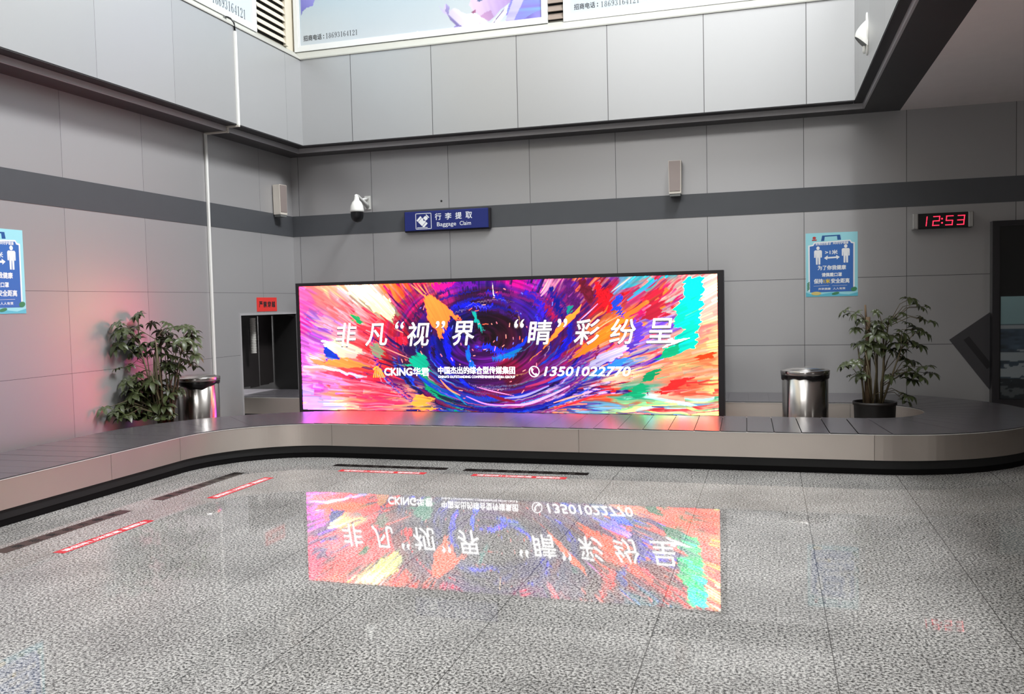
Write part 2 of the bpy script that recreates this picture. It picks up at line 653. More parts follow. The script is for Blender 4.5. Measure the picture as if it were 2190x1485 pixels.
struct('floor', MB().box((-8.8, YE - 0.2, -0.1), (XE + 0.2, YB + 0.2, 0)), M_floor)
struct('wall_back', MB().box((XL, YB, 0), (XE + 0.2, YB + 0.15, 3.75)), M_backwall)
HY0, HY1, HZ = 9.56, YB, 1.43     # baggage opening in the left wall
struct('wall_left', MB().box((XL - 0.15, YE, 0), (XL, HY0, 3.75)), M_leftwall)
struct('wall_left_lintel', MB().box((XL - 0.15, HY0, HZ), (XL, YB, 3.75)), M_leftwall)
struct('wall_right', MB().box((XE, YE, 0), (XE + 0.15, YB, 3.75)), M_plainwall)
struct('wall_front', MB().box((XL, YE - 0.15, 0), (XE, YE, 3.75)), M_plainwall)
struct('trim_1', MB().box((XL + 0.001, YB - 0.004, 2.498), (XE, YB, 2.783)), M_band)
struct('trim_2', MB().box((XL, YE, 2.498), (XL + 0.004, YB - 0.004, 2.783)), M_band)
# low ceiling outside the void
cl = MB().box((1.456, YE, ZS), (XE, YB, ZS + 0.15)).box((XL, YE, ZS), (1.456, YFR - 0.5, ZS + 0.15))
struct('ceiling', cl, M_ceil)
# dark soffit strips under the edge of the void
sf = (MB().box((XL, 10.66, ZS), (1.456, YB, ZS + 0.06)).box((XL, YFR - 0.5, ZS), (-6.14, 10.66, ZS + 0.06))
      .box((1.05, YFR - 0.5, ZS), (1.456, 10.66, ZS + 0.06)))
struct('trim_3', sf, M_soffit)
lp = (MB().box((-6.12, 10.64, ZS), (1.03, 10.66, 3.668)).box((-6.14, YFR - 0.2, ZS), (-6.12, 10.66, 3.668))
      .box((1.03, YFR - 0.2, ZS), (1.05, 10.66, 3.668)))
struct('trim_4', lp, M_lip)
ug = (MB().box((XF + 0.004, YF + 0.004, 3.660), (XR - 0.004, 10.66, 3.672)).box((-6.14, YFR, 3.660), (XF - 0.004, 10.66, 3.672))
      .box((XR + 0.004, YFR, 3.660), (1.05, 10.66, 3.672)))
struct('trim_5', ug, M_gap)
struct('wall_upper_back', MB().box((XF, YF, 3.672), (XR, YF + 0.12, 4.81)), M_fasback)
struct('wall_upper_left', MB().box((XF - 0.12, YFR, 3.672), (XF, YF + 0.12, 4.81)), M_fasleft)
struct('wall_upper_right', MB().box((XR, YFR, 3.672), (XR + 0.12, YF + 0.12, 4.81)), M_fasleft)
struct('wall_upper_front', MB().box((XU, YFR - 0.25, ZS), (XRU, YFR, 8.8)), M_plainwall)
# sloping sill between the cladding and the recessed walls
sb = MB().add([(XF, YF, 4.81), (XR, YF, 4.81), (XRU, YU, 4.975), (XU, YU, 4.975), (XF, YF - 0.012, 4.80), (XR, YF - 0.012, 4.80), (XF, YF - 0.012, 4.815), (XR, YF - 0.012, 4.815)],
              [(6, 7, 2, 3), (4, 5, 7, 6), (0, 1, 5, 4)])
sb.add([(XF, YFR, 4.81), (XF, YF, 4.81), (XU, YU, 4.975), (XU, YFR, 4.975), (XF + 0.012, YFR, 4.80), (XF + 0.012, YF, 4.80), (XF + 0.012, YFR, 4.815), (XF + 0.012, YF, 4.815)],
       [(6, 7, 2, 3), (4, 5, 7, 6), (0, 1, 5, 4)])
struct('trim_6', sb, M_sill)
struct('wall_high_back', MB().box((XU - 0.15, YU, 4.975), (XRU + 0.15, YU + 0.15, ZT)), M_beige)
struct('wall_high_left', MB().box((XU - 0.15, YFR, 4.975), (XU, YU, ZT)), M_beige)
struct('wall_high_right', MB().box((XRU, YFR, 4.81), (XRU + 0.15, YU, ZT)), M_plainwall)
rf = (MB().box((XU, YFR, ZT), (-4.8, YU, ZT + 0.1)).box((-0.2, YFR, ZT), (XRU, YU, ZT + 0.1))
      .box((-4.8, YFR, ZT), (-0.2, 0.4, ZT + 0.1)).box((-4.8, 7.6, ZT), (-0.2, YU, ZT + 0.1)))
struct('ceiling_high', rf, M_white)
gl = MB()
for k in range(5):
    gl.box((-4.8, 0.4 + k * 1.78, ZT - 0.02), (-0.2, 0.46 + k * 1.78, ZT + 0.1))
struct('window_1', gl, M_white)
cw = MB().box((XU, YFR - 0.2, 10.4), (XRU, YFR, ZT))
for k in range(6):
    x = -5.6 + k * 1.28
    cw.box((x - 0.03, YFR - 0.1, 8.8), (x + 0.03, YFR, 10.4))
struct('window_2', cw, M_white)
w3 = MB()
for z in (8.38, 10.36):
    w3.box((1.05, 3.42, z), (XRU, 8.98, z + 0.06))
for k in range(6):
    w3.box((1.05, 3.42 + k * 1.1, 8.38), (XRU, 3.48 + k * 1.1, 10.42))
struct('window_3', w3, M_white)
d1 = MB().box((-0.76, YE, 0), (-0.70, YE + 0.08, 2.66)).box((0.30, YE, 0), (0.36, YE + 0.08, 2.66)).box((-0.70, YE, 2.61), (0.30, YE + 0.08, 2.66))
struct('door_1', d1, M_white)
d2 = MB().box((XE - 0.08, -3.86, 0), (XE, -3.80, 2.76)).box((XE - 0.08, -2.80, 0), (XE, -2.74, 2.76)).box((XE - 0.08, -3.80, 2.71), (XE, -2.80, 2.76))
struct('door_2', d2, M_white)
# baggage passage behind the left wall
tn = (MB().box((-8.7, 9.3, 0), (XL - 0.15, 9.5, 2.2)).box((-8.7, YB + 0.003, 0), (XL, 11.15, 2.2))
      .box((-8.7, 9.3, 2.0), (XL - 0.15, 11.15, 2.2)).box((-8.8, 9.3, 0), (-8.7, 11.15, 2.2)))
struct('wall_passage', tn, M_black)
hf = (MB().box((XL - 0.15, HY0 - 0.012, 0), (XL + 0.012, HY0 + 0.012, HZ + 0.012))
      .box((XL - 0.15, HY0 + 0.012, HZ - 0.012), (XL + 0.012, HY1, HZ + 0.012)))
struct('trim_7', hf, M_lip)

# ================================================================== BAGGAGE CAROUSEL
# picture data for the LED screen (5 mm pixels) and leaf cluster positions of the two plants (metres)
LED_FIELD=[(16,16,255,120,200),(12,50,250,90,190),(14,89,230,30,170),(6,148,230,110,230),(9,197,225,110,230),(21,258,220,200,255),(34,283,240,215,255),(70,27,255,150,130),
 (98,16,255,225,150),(164,17,255,255,235),(194,37,230,245,220),(227,66,195,200,150),(242,15,255,150,60),(267,27,250,110,40),(286,56,235,10,110),(318,17,240,40,100),
 (343,8,255,140,50),(368,11,240,20,170),(417,8,140,20,180),(239,93,235,40,60),(135,91,255,180,180),(109,71,250,120,110),(187,106,245,60,70),(81,90,255,190,210),
 (52,90,150,90,220),(40,109,190,80,230),(94,115,245,170,190),(122,139,235,225,200),(159,161,250,90,90),(92,180,255,180,90),(158,185,250,80,50),(210,185,235,40,40),
 (235,209,235,30,60),(51,192,250,240,255),(103,233,240,150,220),(62,241,235,90,220),(129,257,255,170,120),(115,277,255,245,190),(169,257,250,100,100),(157,226,250,60,90),
 (220,269,240,60,110),(203,240,240,40,70),(75,277,215,225,255),(255,233,130,20,90),(274,197,70,20,60),(280,256,240,150,120),(428,40,55,10,60),(463,94,45,8,40),
 (486,128,50,10,30),(315,103,80,20,80),(303,75,190,15,110),(288,145,40,15,90),(400,95,30,20,130),(351,150,25,20,140),(387,202,50,15,110),(412,169,80,15,130),
 (461,174,110,20,150),(509,186,160,15,70),(483,238,90,20,110),(361,239,30,20,120),(434,280,130,40,50),(470,273,60,15,90),(410,267,30,25,120),(506,282,120,30,60),
 (336,68,120,20,80),(507,38,70,15,100),(251,121,230,30,60),(529,13,235,10,170),(567,12,200,20,190),(540,50,90,30,170),(513,79,60,10,40),(517,110,55,8,35),
 (552,57,70,20,160),(575,80,60,30,190),(606,11,240,150,200),(617,56,150,20,130),(654,23,100,20,120),(634,107,70,15,110),(701,31,160,20,40),(719,49,225,20,40),
 (690,7,240,120,70),(724,10,120,40,170),(735,25,215,40,90),(757,19,120,190,230),(785,16,60,200,225),(822,8,30,220,230),(774,33,220,50,110),(800,23,240,120,120),
 (804,66,240,15,110),(832,47,205,170,150),(832,76,215,185,190),(856,35,235,70,90),(860,67,230,30,50),(875,25,225,190,185),(873,53,225,225,215),(883,85,210,235,230),
 (940,35,255,235,225),(946,80,255,215,195),(939,116,255,210,160),(947,154,255,215,140),(922,146,250,190,130),(947,197,255,225,150),(922,184,245,140,90),(911,206,255,190,120),
 (904,234,245,110,80),(942,251,255,235,150),(938,278,255,250,190),(883,229,235,60,60),(862,197,250,170,120),(833,182,250,150,110),(809,171,240,70,90),(788,144,150,110,220),
 (799,114,130,80,225),(755,109,250,150,50),(710,131,250,140,40),(679,152,245,90,40),(647,139,150,20,80),(619,143,80,15,90),(646,170,190,20,120),(607,188,120,30,150),
 (585,147,90,15,90),(732,157,245,130,170),(710,175,250,180,120),(743,188,120,160,235),(698,204,60,60,190),(754,210,250,220,180),(776,199,250,200,150),(787,182,250,190,160),
 (560,226,140,20,110),(520,224,110,15,50),(606,217,170,80,200),(652,215,80,40,190),(675,237,60,20,120),(715,235,225,30,40),(744,252,240,80,40),(784,245,40,180,140),
 (753,270,160,230,170),(818,267,220,250,250),(781,278,245,245,170),(866,260,255,205,170),(844,282,240,70,80),(893,281,250,150,130),(685,280,120,190,220),
 (640,280,60,60,170),(605,281,240,150,80),(559,272,110,40,150),(524,250,40,25,170),(559,249,40,30,180),(617,249,230,200,240),(538,156,70,12,70),(574,118,80,15,120),
 (560,188,140,20,110),(895,132,250,150,140),(871,188,220,200,130)]
LED_SHARDS=[((250,165,70),[(312,35),(325,24),(337,28),(355,44),(371,57),(403,81),(390,81),(376,78),(349,127),(340,106),(323,85),(316,63),(321,63),(317,49)]),
 ((20,200,190),[(427,63),(437,70),(443,86),(455,112),(446,105),(434,91)]),((10,200,160),[(275,171),(298,157),(321,166),(318,188),(325,197),(307,211),(292,197),
 (280,188),(252,184),(275,180)]),((245,200,80),[(274,275),(293,251),(335,262),(315,272),(340,284),(297,289),(282,285)]),((252,252,230),[(151,5),(164,4),(203,23),
 (231,33),(225,38),(243,62),(229,83),(188,61),(153,20)]),((250,240,225),[(53,130),(88,129),(123,135),(159,149),(143,168),(111,170),(90,156),(71,143)]),((30,70,220),
 [(58,143),(71,141),(87,156),(105,168),(100,178),(59,176)]),((20,190,110),[(130,69),(146,66),(161,84),(169,92),(148,90),(138,82)]),((165,172,135),[(173,139),
 (199,133),(209,156),(200,175),(185,161)]),((250,175,85),[(46,179),(92,170),(121,168),(145,178),(174,185),(121,192),(86,185)]),((240,235,255),[(24,186),(59,187),
 (120,202),(170,209),(144,214),(86,199)]),((235,20,170),[(331,2),(392,2),(355,18),(342,20)]),((255,170,60),[(675,58),(670,72),(653,90),(615,127),(573,163),
 (551,186),(580,159),(608,121),(641,83)]),((20,160,150),[(642,60),(658,59),(655,70),(644,72)]),((40,80,225),[(750,39),(763,34),(760,59),(773,74),(767,87),
 (756,72),(745,69),(741,58)]),((250,150,40),[(758,87),(773,85),(744,118),(710,144),(665,170),(642,179),(688,135),(720,109)]),((220,212,248),[(783,140),(777,151),
 (754,171),(709,188),(682,195),(710,166),(743,151)]),((60,150,230),[(774,171),(761,186),(732,197),(702,215),(677,222),(709,197),(745,175)]),((110,70,220),
 [(788,88),(806,101),(805,132),(776,164),(772,149),(788,127)]),((0,240,225),[(899,3),(938,2),(928,14),(934,37),(928,48),(933,69),(923,81),(928,99),(918,116),
 (920,128),(912,150),(884,158),(863,171),(837,173),(850,154),(884,137),(868,128),(893,111),(872,111),(873,72),(890,47),(894,21)]),((10,200,140),[(837,173),
 (850,154),(882,141),(873,165),(854,173)]),((10,170,110),[(819,199),(852,188),(837,208),(819,219),(795,223)]),((20,190,130),[(797,225),(817,228),(819,241),
 (795,256),(766,252)]),((225,40,70),[(833,26),(852,24),(839,45),(856,52),(839,65),(864,83),(838,89),(799,92),(826,56),(806,45)]),((235,50,50),[(862,219),
 (915,210),(883,227),(853,247),(836,247)]),((240,80,30),[(922,167),(957,158),(945,172),(916,177)]),((250,245,250),[(855,132),(904,130),(874,142),(850,151)])]
LED_STROKES=[((20,30,225,10.0),[(381,62),(403,49),(435,52),(476,55)]),((20,30,230,15.1),[(375,104),(364,122),(368,155),(378,183)]),((15,25,180,17.6),[(332,122),
 (333,162),(348,178),(353,188)]),((20,120,230,11.3),[(418,144),(415,158),(422,181),(434,197)]),((20,60,240,10.0),[(437,144),(462,143),(483,151),(523,158)]),
 ((10,130,220,12.6),[(475,169),(499,167),(523,165)]),((40,90,230,11.3),[(274,211),(283,232),(296,249)]),((10,180,120,32.6),[(309,206),(329,235),(356,260),
 (389,290)]),((30,20,160,11.3),[(357,220),(386,244),(434,264),(482,275),(521,277)]),((25,40,215,11.3),[(396,216),(423,239),(459,250),(521,258)]),((250,200,240,2.3),
 [(435,234),(471,243),(521,253)]),((20,160,220,4.0),[(356,227),(386,253),(410,274)]),((245,190,255,3.0),[(410,255),(458,272),(521,274)]),((150,20,60,7.5),
 [(459,251),(492,260),(521,266)]),((250,200,120,3.5),[(349,218),(369,239),(395,253)]),((255,215,180,2.0),[(212,145),(275,170)]),((255,225,190,2.0),[(241,102),
 (262,112)]),((255,220,120,2.5),[(285,4),(317,31)]),((255,220,120,2.3),[(300,2),(321,26)]),((255,200,100,2.3),[(315,3),(326,24)]),((130,20,185,10.0),[(350,27),
 (380,10),(436,7)]),((30,30,200,11.3),[(465,23),(488,35),(512,51)]),((255,250,240,2.0),[(477,5),(479,30),(482,34)]),((60,30,210,20.1),[(552,27),(580,46),
 (586,73),(577,89)]),((20,60,225,10.0),[(502,154),(524,151),(543,140),(552,127)]),((20,140,220,7.0),[(502,163),(526,156),(540,149)]),((245,190,230,6.5),[(609,2),
 (599,22),(587,36)]),((255,230,225,3.5),[(603,4),(594,19),(586,30)]),((10,20,150,12.6),[(610,22),(621,51),(630,78)]),((190,20,90,15.1),[(598,46),(607,69),
 (625,85)]),((95,18,115,22.6),[(645,8),(656,37),(667,59)]),((120,20,50,22.6),[(677,6),(690,31),(694,49)]),((225,20,40,22.6),[(712,16),(725,41),(736,65)]),
 ((30,30,220,15.1),[(650,99),(652,117),(642,139),(619,170)]),((250,230,250,2.5),[(710,56),(689,75),(671,90)]),((255,190,120,3.5),[(720,73),(702,86),(684,106)]),
 ((255,225,180,2.0),[(758,81),(729,96),(706,111)]),((250,130,60,3.5),[(732,60),(725,73),(711,82)]),((40,25,190,15.1),[(500,263),(535,256),(583,238),(618,222)]),
 ((200,190,250,5.0),[(500,258),(543,253),(599,231)]),((245,215,250,5.5),[(499,273),(547,271),(599,253),(645,231)]),((20,15,120,10.0),[(499,282),(558,283),
 (617,267),(663,242)]),((60,110,235,6.5),[(599,224),(632,210),(664,193)]),((220,60,120,6.0),[(548,233),(590,222),(623,206)]),((90,190,235,6.0),[(774,50),
 (805,29),(835,9)]),((40,210,225,5.0),[(787,36),(811,21),(829,5)]),((250,235,225,2.5),[(741,30),(763,15),(779,3)]),((60,110,235,5.0),[(598,278),(645,260),
 (686,237)]),((255,220,190,3.5),[(610,267),(649,255),(677,248)]),((250,60,70,5.0),[(612,280),(663,264),(708,248)])]
FOLIAGE_CORNER=[(-0.19,-0.142,1.471,0.16),(-0.19,-0.044,1.45,0.16),(-0.19,-0.339,1.379,0.16),(-0.19,-0.434,1.344,0.14),(-0.19,-0.385,1.286,0.2),(-0.19,-0.21,1.279,0.2),
 (-0.19,-0.08,1.333,0.2),(-0.102,-0.007,1.359,0.16),(-0.079,-0.004,1.27,0.18),(0.054,0.04,1.355,0.16),(0.12,0.057,1.314,0.2),(0.186,0.076,1.298,0.16),(0.262,0.099,1.321,0.18),
 (0.308,0.11,1.26,0.17),(0.327,0.11,1.147,0.2),(0.307,0.097,1.024,0.2),(0.273,0.084,0.951,0.2),(0.225,0.067,0.903,0.16),(-0.19,-0.352,1.174,0.2),(-0.19,-0.383,1.114,0.17),
 (-0.19,-0.233,1.12,0.22),(-0.19,-0.125,1.188,0.22),(-0.175,-0.04,1.124,0.22),(-0.104,-0.016,1.182,0.22),(-0.033,0.001,1.106,0.22),(0.024,0.022,1.188,0.22),
 (0.085,0.037,1.128,0.22),(0.147,0.058,1.176,0.22),(0.213,0.075,1.125,0.22),(0.251,0.091,1.213,0.22),(0.179,0.061,1.052,0.22),(0.117,0.04,1.004,0.18),(0.037,0.018,1.03,0.16),
 (-0.138,-0.034,1.035,0.16),(-0.19,-0.098,1.058,0.18),(-0.19,-0.191,1.239,0.2),(-0.009,0.016,1.253,0.2),(0.06,0.02,0.941,0.2),(0.012,0.003,0.883,0.2),(-0.19,-0.3,0.931,0.12),
 (0.116,0.031,0.831,0.16),(-0.19,-0.267,0.798,0.2),(-0.19,-0.358,0.758,0.16),(-0.19,-0.295,0.685,0.17),(-0.19,-0.113,0.819,0.24),(-0.154,-0.053,0.764,0.26),
 (-0.083,-0.03,0.797,0.24),(-0.012,-0.012,0.746,0.24),(-0.19,-0.121,0.696,0.26),(-0.141,-0.055,0.65,0.26),(-0.046,-0.027,0.648,0.26),(0.035,-0.0,0.695,0.22),
 (0.067,0.005,0.611,0.2),(-0.19,-0.333,0.621,0.2),(-0.19,-0.233,0.586,0.22),(-0.19,-0.131,0.54,0.24),(-0.132,-0.059,0.512,0.24),(-0.038,-0.031,0.52,0.24),
 (0.038,-0.01,0.498,0.2),(-0.19,-0.419,0.544,0.18),(-0.19,-0.463,0.469,0.2),(-0.19,-0.357,0.455,0.22),(-0.19,-0.243,0.416,0.24),(-0.19,-0.105,0.388,0.24),
 (-0.11,-0.059,0.384,0.24),(-0.015,-0.031,0.391,0.22),(0.065,-0.006,0.414,0.16),(0.122,0.009,0.373,0.12),(-0.19,-0.542,0.455,0.18),(0.096,0.016,0.659,0.16),
 (-0.19,-0.306,0.512,0.2),(-0.17,-0.066,0.592,0.25),(-0.075,-0.039,0.58,0.25)]
FOLIAGE_ISLAND=[(0.358,0.134,1.446,0.17),(0.411,0.148,1.399,0.15),(0.455,0.159,1.361,0.13),(0.517,0.178,1.369,0.08),(-0.243,-0.049,1.345,0.15),(-0.194,-0.036,1.311,0.14),
 (-0.292,-0.065,1.304,0.1),(-0.133,-0.022,1.227,0.13),(-0.169,-0.037,1.158,0.14),(-0.079,-0.005,1.253,0.12),(0.046,0.036,1.324,0.11),(-0.035,0.004,1.178,0.2),
 (0.023,0.023,1.214,0.18),(0.09,0.043,1.221,0.16),(0.156,0.064,1.243,0.14),(0.214,0.082,1.265,0.12),(0.294,0.108,1.3,0.1),(0.334,0.115,1.206,0.1),(0.445,0.15,1.25,0.12),
 (0.507,0.166,1.212,0.1),(-0.009,0.008,1.108,0.22),(0.067,0.031,1.12,0.2),(0.133,0.049,1.091,0.22),(0.2,0.07,1.117,0.18),(0.266,0.088,1.069,0.2),(-0.067,-0.014,1.017,0.22),
 (-0.001,0.004,0.992,0.24),(0.096,0.032,0.967,0.24),(0.167,0.051,0.919,0.22),(0.212,0.069,1.01,0.22),(0.333,0.11,1.123,0.16),(0.4,0.131,1.145,0.18),(0.444,0.143,1.111,0.18),
 (0.319,0.101,1.031,0.2),(0.376,0.116,0.993,0.2),(0.434,0.132,0.973,0.15),(0.287,0.088,0.949,0.18),(0.331,0.095,0.846,0.2),(0.397,0.114,0.821,0.2),(0.45,0.127,0.774,0.18),
 (0.286,0.077,0.754,0.2),(0.352,0.094,0.707,0.24),(0.418,0.113,0.682,0.2),(0.494,0.136,0.703,0.16),(0.316,0.08,0.638,0.2),(-0.179,-0.047,1.006,0.12),(-0.269,-0.084,0.814,0.17),
 (-0.202,-0.063,0.835,0.15),(-0.313,-0.099,0.792,0.14),(-0.144,-0.045,0.848,0.12),(-0.137,-0.051,0.695,0.2),(-0.101,-0.039,0.717,0.14),(-0.038,-0.017,0.785,0.12),
 (0.085,0.014,0.69,0.14),(0.197,0.048,0.71,0.1),(0.297,0.067,0.486,0.18),(0.261,0.053,0.431,0.16),(0.328,0.075,0.476,0.12),(-0.279,-0.093,0.694,0.06),(-0.055,-0.016,0.901,0.12)]



def carousel_path():
    out = []

    def line(a, b, n):
        for i in range(n):
            t = i / n
            p = (a[0] + (b[0] - a[0]) * t, a[1] + (b[1] - a[1]) * t)
            L = math.hypot(b[0] - a[0], b[1] - a[1])
            out.append((p, ((b[0] - a[0]) / L, (b[1] - a[1]) / L)))

    def arc(c, r, a0, a1, n):
        sg = 1 if a1 > a0 else -1
        for i in range(n):
            a = math.radians(a0 + (a1 - a0) * i / n)
            out.append(((c[0] + r * math.cos(a), c[1] + r * math.sin(a)), (-math.sin(a) * sg, math.cos(a) * sg)))
    line((-8.3, 10.42), (0.83, 10.42), 90)
    arc((0.83, 9.305), 1.115, 90, -90, 72)
    line((0.83, 8.19), (-4.17, 8.19), 50)
    arc((-4.17, 6.70), 1.49, 90, 180, 54)
    line((-5.66, 6.70), (-5.66, -2.0), 80)
    out.append(((-5.66, -2.0), (0, -1)))
    s, res = 0.0, []
    for k, (p, t) in enumerate(out):
        if k:
            s += math.hypot(p[0] - out[k - 1][0][0], p[1] - out[k - 1][0][1])
        res.append((s, p, t))
    return res


PATH = carousel_path()
PS = np.array([q[0] for q in PATH])
PX = np.array([q[1] for q in PATH])
PT = np.array([q[2] for q in PATH])


def at(s, off):
    x, y = np.interp(s, PS, PX[:, 0]), np.interp(s, PS, PX[:, 1])
    tx, ty = np.interp(s, PS, PT[:, 0]), np.interp(s, PS, PT[:, 1])
    L = math.hypot(tx, ty)
    return x - ty / L * off, y + tx / L * off


def s_near(x, y):
    return float(PS[np.argmin((PX[:, 0] - x) ** 2 + (PX[:, 1] - y) ** 2)])


def sweep(mb, o0, o1, z0, z1, s0, s1):
    ss = [s0] + [float(v) for v in PS if s0 + 1e-4 < v < s1 - 1e-4] + [s1]
    v, f = [], []
    for s in ss:
        a, b = at(s, o0), at(s, o1)
        v += [(*a, z0), (*b, z0), (*b, z1), (*a, z1)]
    for k in range(len(ss) - 1):
        for i in range(4):
            j = (i + 1) % 4
            f.append((k * 4 + i, k * 4 + j, k * 4 + 4 + j, k * 4 + 4 + i))
    n = len(ss) - 1
    f += [(3, 2, 1, 0), (n * 4, n * 4 + 1, n * 4 + 2, n * 4 + 3)]
    mb.add(v, f)
    return mb


LEN = float(PS[-1])
car = thing('baggage_carousel', 'long steel-sided baggage carousel with dark rubber belt curving around the front of the LED screen', 'baggage carousel', (-1.7, 8.19, 0))
sweep(MB(), -0.47, 0.47, 0.05, 0.335, 0, LEN).build('belt_bed', M_bed, car)
bp = MB()
pitch = 0.2235
n = int(LEN / pitch)
rb = random.Random(3)
for k in range(n):
    xm, ym = at((k + 0.5) * LEN / n, 0)
    gap = 0.0036 if (ym < 8.5 and -4.7 < xm < 0.9) else 0.0004
    a, b = k * LEN / n + gap, (k + 1) * LEN / n - gap
    b = min(b, LEN)
    m_ = (a + b) / 2
    st = 0.0018 if gap > 0.001 else 0.0003
    za = 0.3462 - st + rb.uniform(-0.0003, 0.0003)
    zb = 0.3462 + st + rb.uniform(-0.0003, 0.0003)
    sk = 0.012
    rows = [(a, za), (m_, (za + zb) / 2), (b, zb)]
    v, f = [], []
    for s, z in rows:
        L_, R_ = at(min(s + sk, LEN), -0.492), at(max(s - sk, 0), 0.492)
        v += [(*L_, z - 0.004), (*R_, z - 0.004), (*R_, z), (*L_, z)]
    for q in range(2):
        for i in range(4):
            j = (i + 1) % 4
            f.append((q * 4 + i, q * 4 + j, q * 4 + 4 + j, q * 4 + 4 + i))
    f += [(3, 2, 1, 0), (8, 9, 10, 11)]
    bp.add(v, f)
bp.build('belt', M_belt, car)
# side panels, outer side (facing the hall) and inner side (facing the island)
seams = [0.0, s_near(-1.0, 10.42), s_near(0.83, 10.42), s_near(1.95, 9.305), s_near(0.83, 8.19), s_near(-1.66, 8.19), s_near(-4.17, 8.19),
         s_near(-5.66, 6.70), s_near(-5.66, 5.80), s_near(-5.66, 3.4), s_near(-5.66, 1.0), LEN]
for a, b in zip(seams[:-1], seams[1:]):
    if a >= seams[1]:
        sweep(MB(), 0.472, 0.487, 0.122, 0.333, a + 0.0015, b - 0.0015).build('side_panel', M_steel, car)
for a, b in zip(seams[:7], seams[1:8]):
    sweep(MB(), -0.487, -0.472, 0.122, 0.333, a + 0.0015, b - 0.0015).build('inner_panel', M_steel, car)
sweep(MB(), 0.474, 0.4905, 0.333, 0.3385, seams[1], LEN).build('edge_trim', M_edge, car)
sweep(MB(), -0.4905, -0.474, 0.333, 0.3385, 0, seams[7]).build('edge_trim', M_edge, car)
sweep(MB(), 0.452, 0.466, 0, 0.122, seams[1], LEN).build('kick_plate', M_kick, car)
sweep(MB(), -0.466, -0.452, 0, 0.122, 0, LEN).build('kick_plate', M_kick, car)

# strip curtain and hose inside the baggage opening
cur = thing('strip_curtain', 'dark rubber strip curtain hanging inside the baggage opening left of the LED screen', 'curtain', (-6.80, 10.2, 1.40))
MB().box((-6.83, 9.56, 1.40), (-6.77, 10.915, 1.46)).build('hanging_rail', M_black, cur)
ys = [9.60, 9.86, 10.10, 10.33, 10.56, 10.78]
for k, y in enumerate(ys):
    w = 0.20 if k else 0.21
    MB().box((-6.80 - 0.006 * (k % 2), y, 0.42 + 0.012 * (k % 3)), (-6.795 - 0.006 * (k % 2), min(y + w + 0.02 * (k > 1), 10.91), 1.41)).build('strip', M_strip, cur)
hs = MB()
prof = []
for k in range(22):
    prof += [(0.030, k * 0.022), (0.040, k * 0.022 + 0.006), (0.040, k * 0.022 + 0.014)]
hs.lathe(prof, (-6.66, 10.22, 0.90), 14)
h = hs.build('ribbed_hose', M_hose)
h['label'] = 'pale ribbed hose hanging in the dark baggage opening'
h['category'] = 'hose'

# ================================================================== LED SCREEN
SX0, SX1, SZ0, SZ1, SY = -5.290, -0.502, 0.297, 1.747, 9.10
led = thing('led_display', 'large landscape LED screen showing colourful paint burst and white Chinese slogan', 'LED screen', (-2.9, 9.2, 0))
fr = MB()
fr.box((SX0 - 0.040, SY - 0.012, SZ1), (SX1 + 0.062, SY + 0.16, SZ1 + 0.038))
fr.box((SX0 - 0.040, SY - 0.012, SZ0 - 0.03), (SX1 + 0.062, SY + 0.16, SZ0))
fr.box((SX0 - 0.040, SY - 0.012, SZ0), (SX0, SY + 0.16, SZ1))
fr.box((SX1, SY - 0.012, SZ0), (SX1 + 0.062, SY + 0.16, SZ1))
fr.build('bezel', M_frame, led)
MB().box((SX0, SY + 0.004, SZ0), (SX1, SY + 0.155, SZ1)).build('cabinet', M_frame, led)
for x in (-5.0, -3.8, -2.9, -2.0, -0.8):
    MB().box((x - 0.05, SY + 0.02, 0), (x + 0.05, SY + 0.14, SZ0 - 0.03)).build('support_post', M_frame, led)


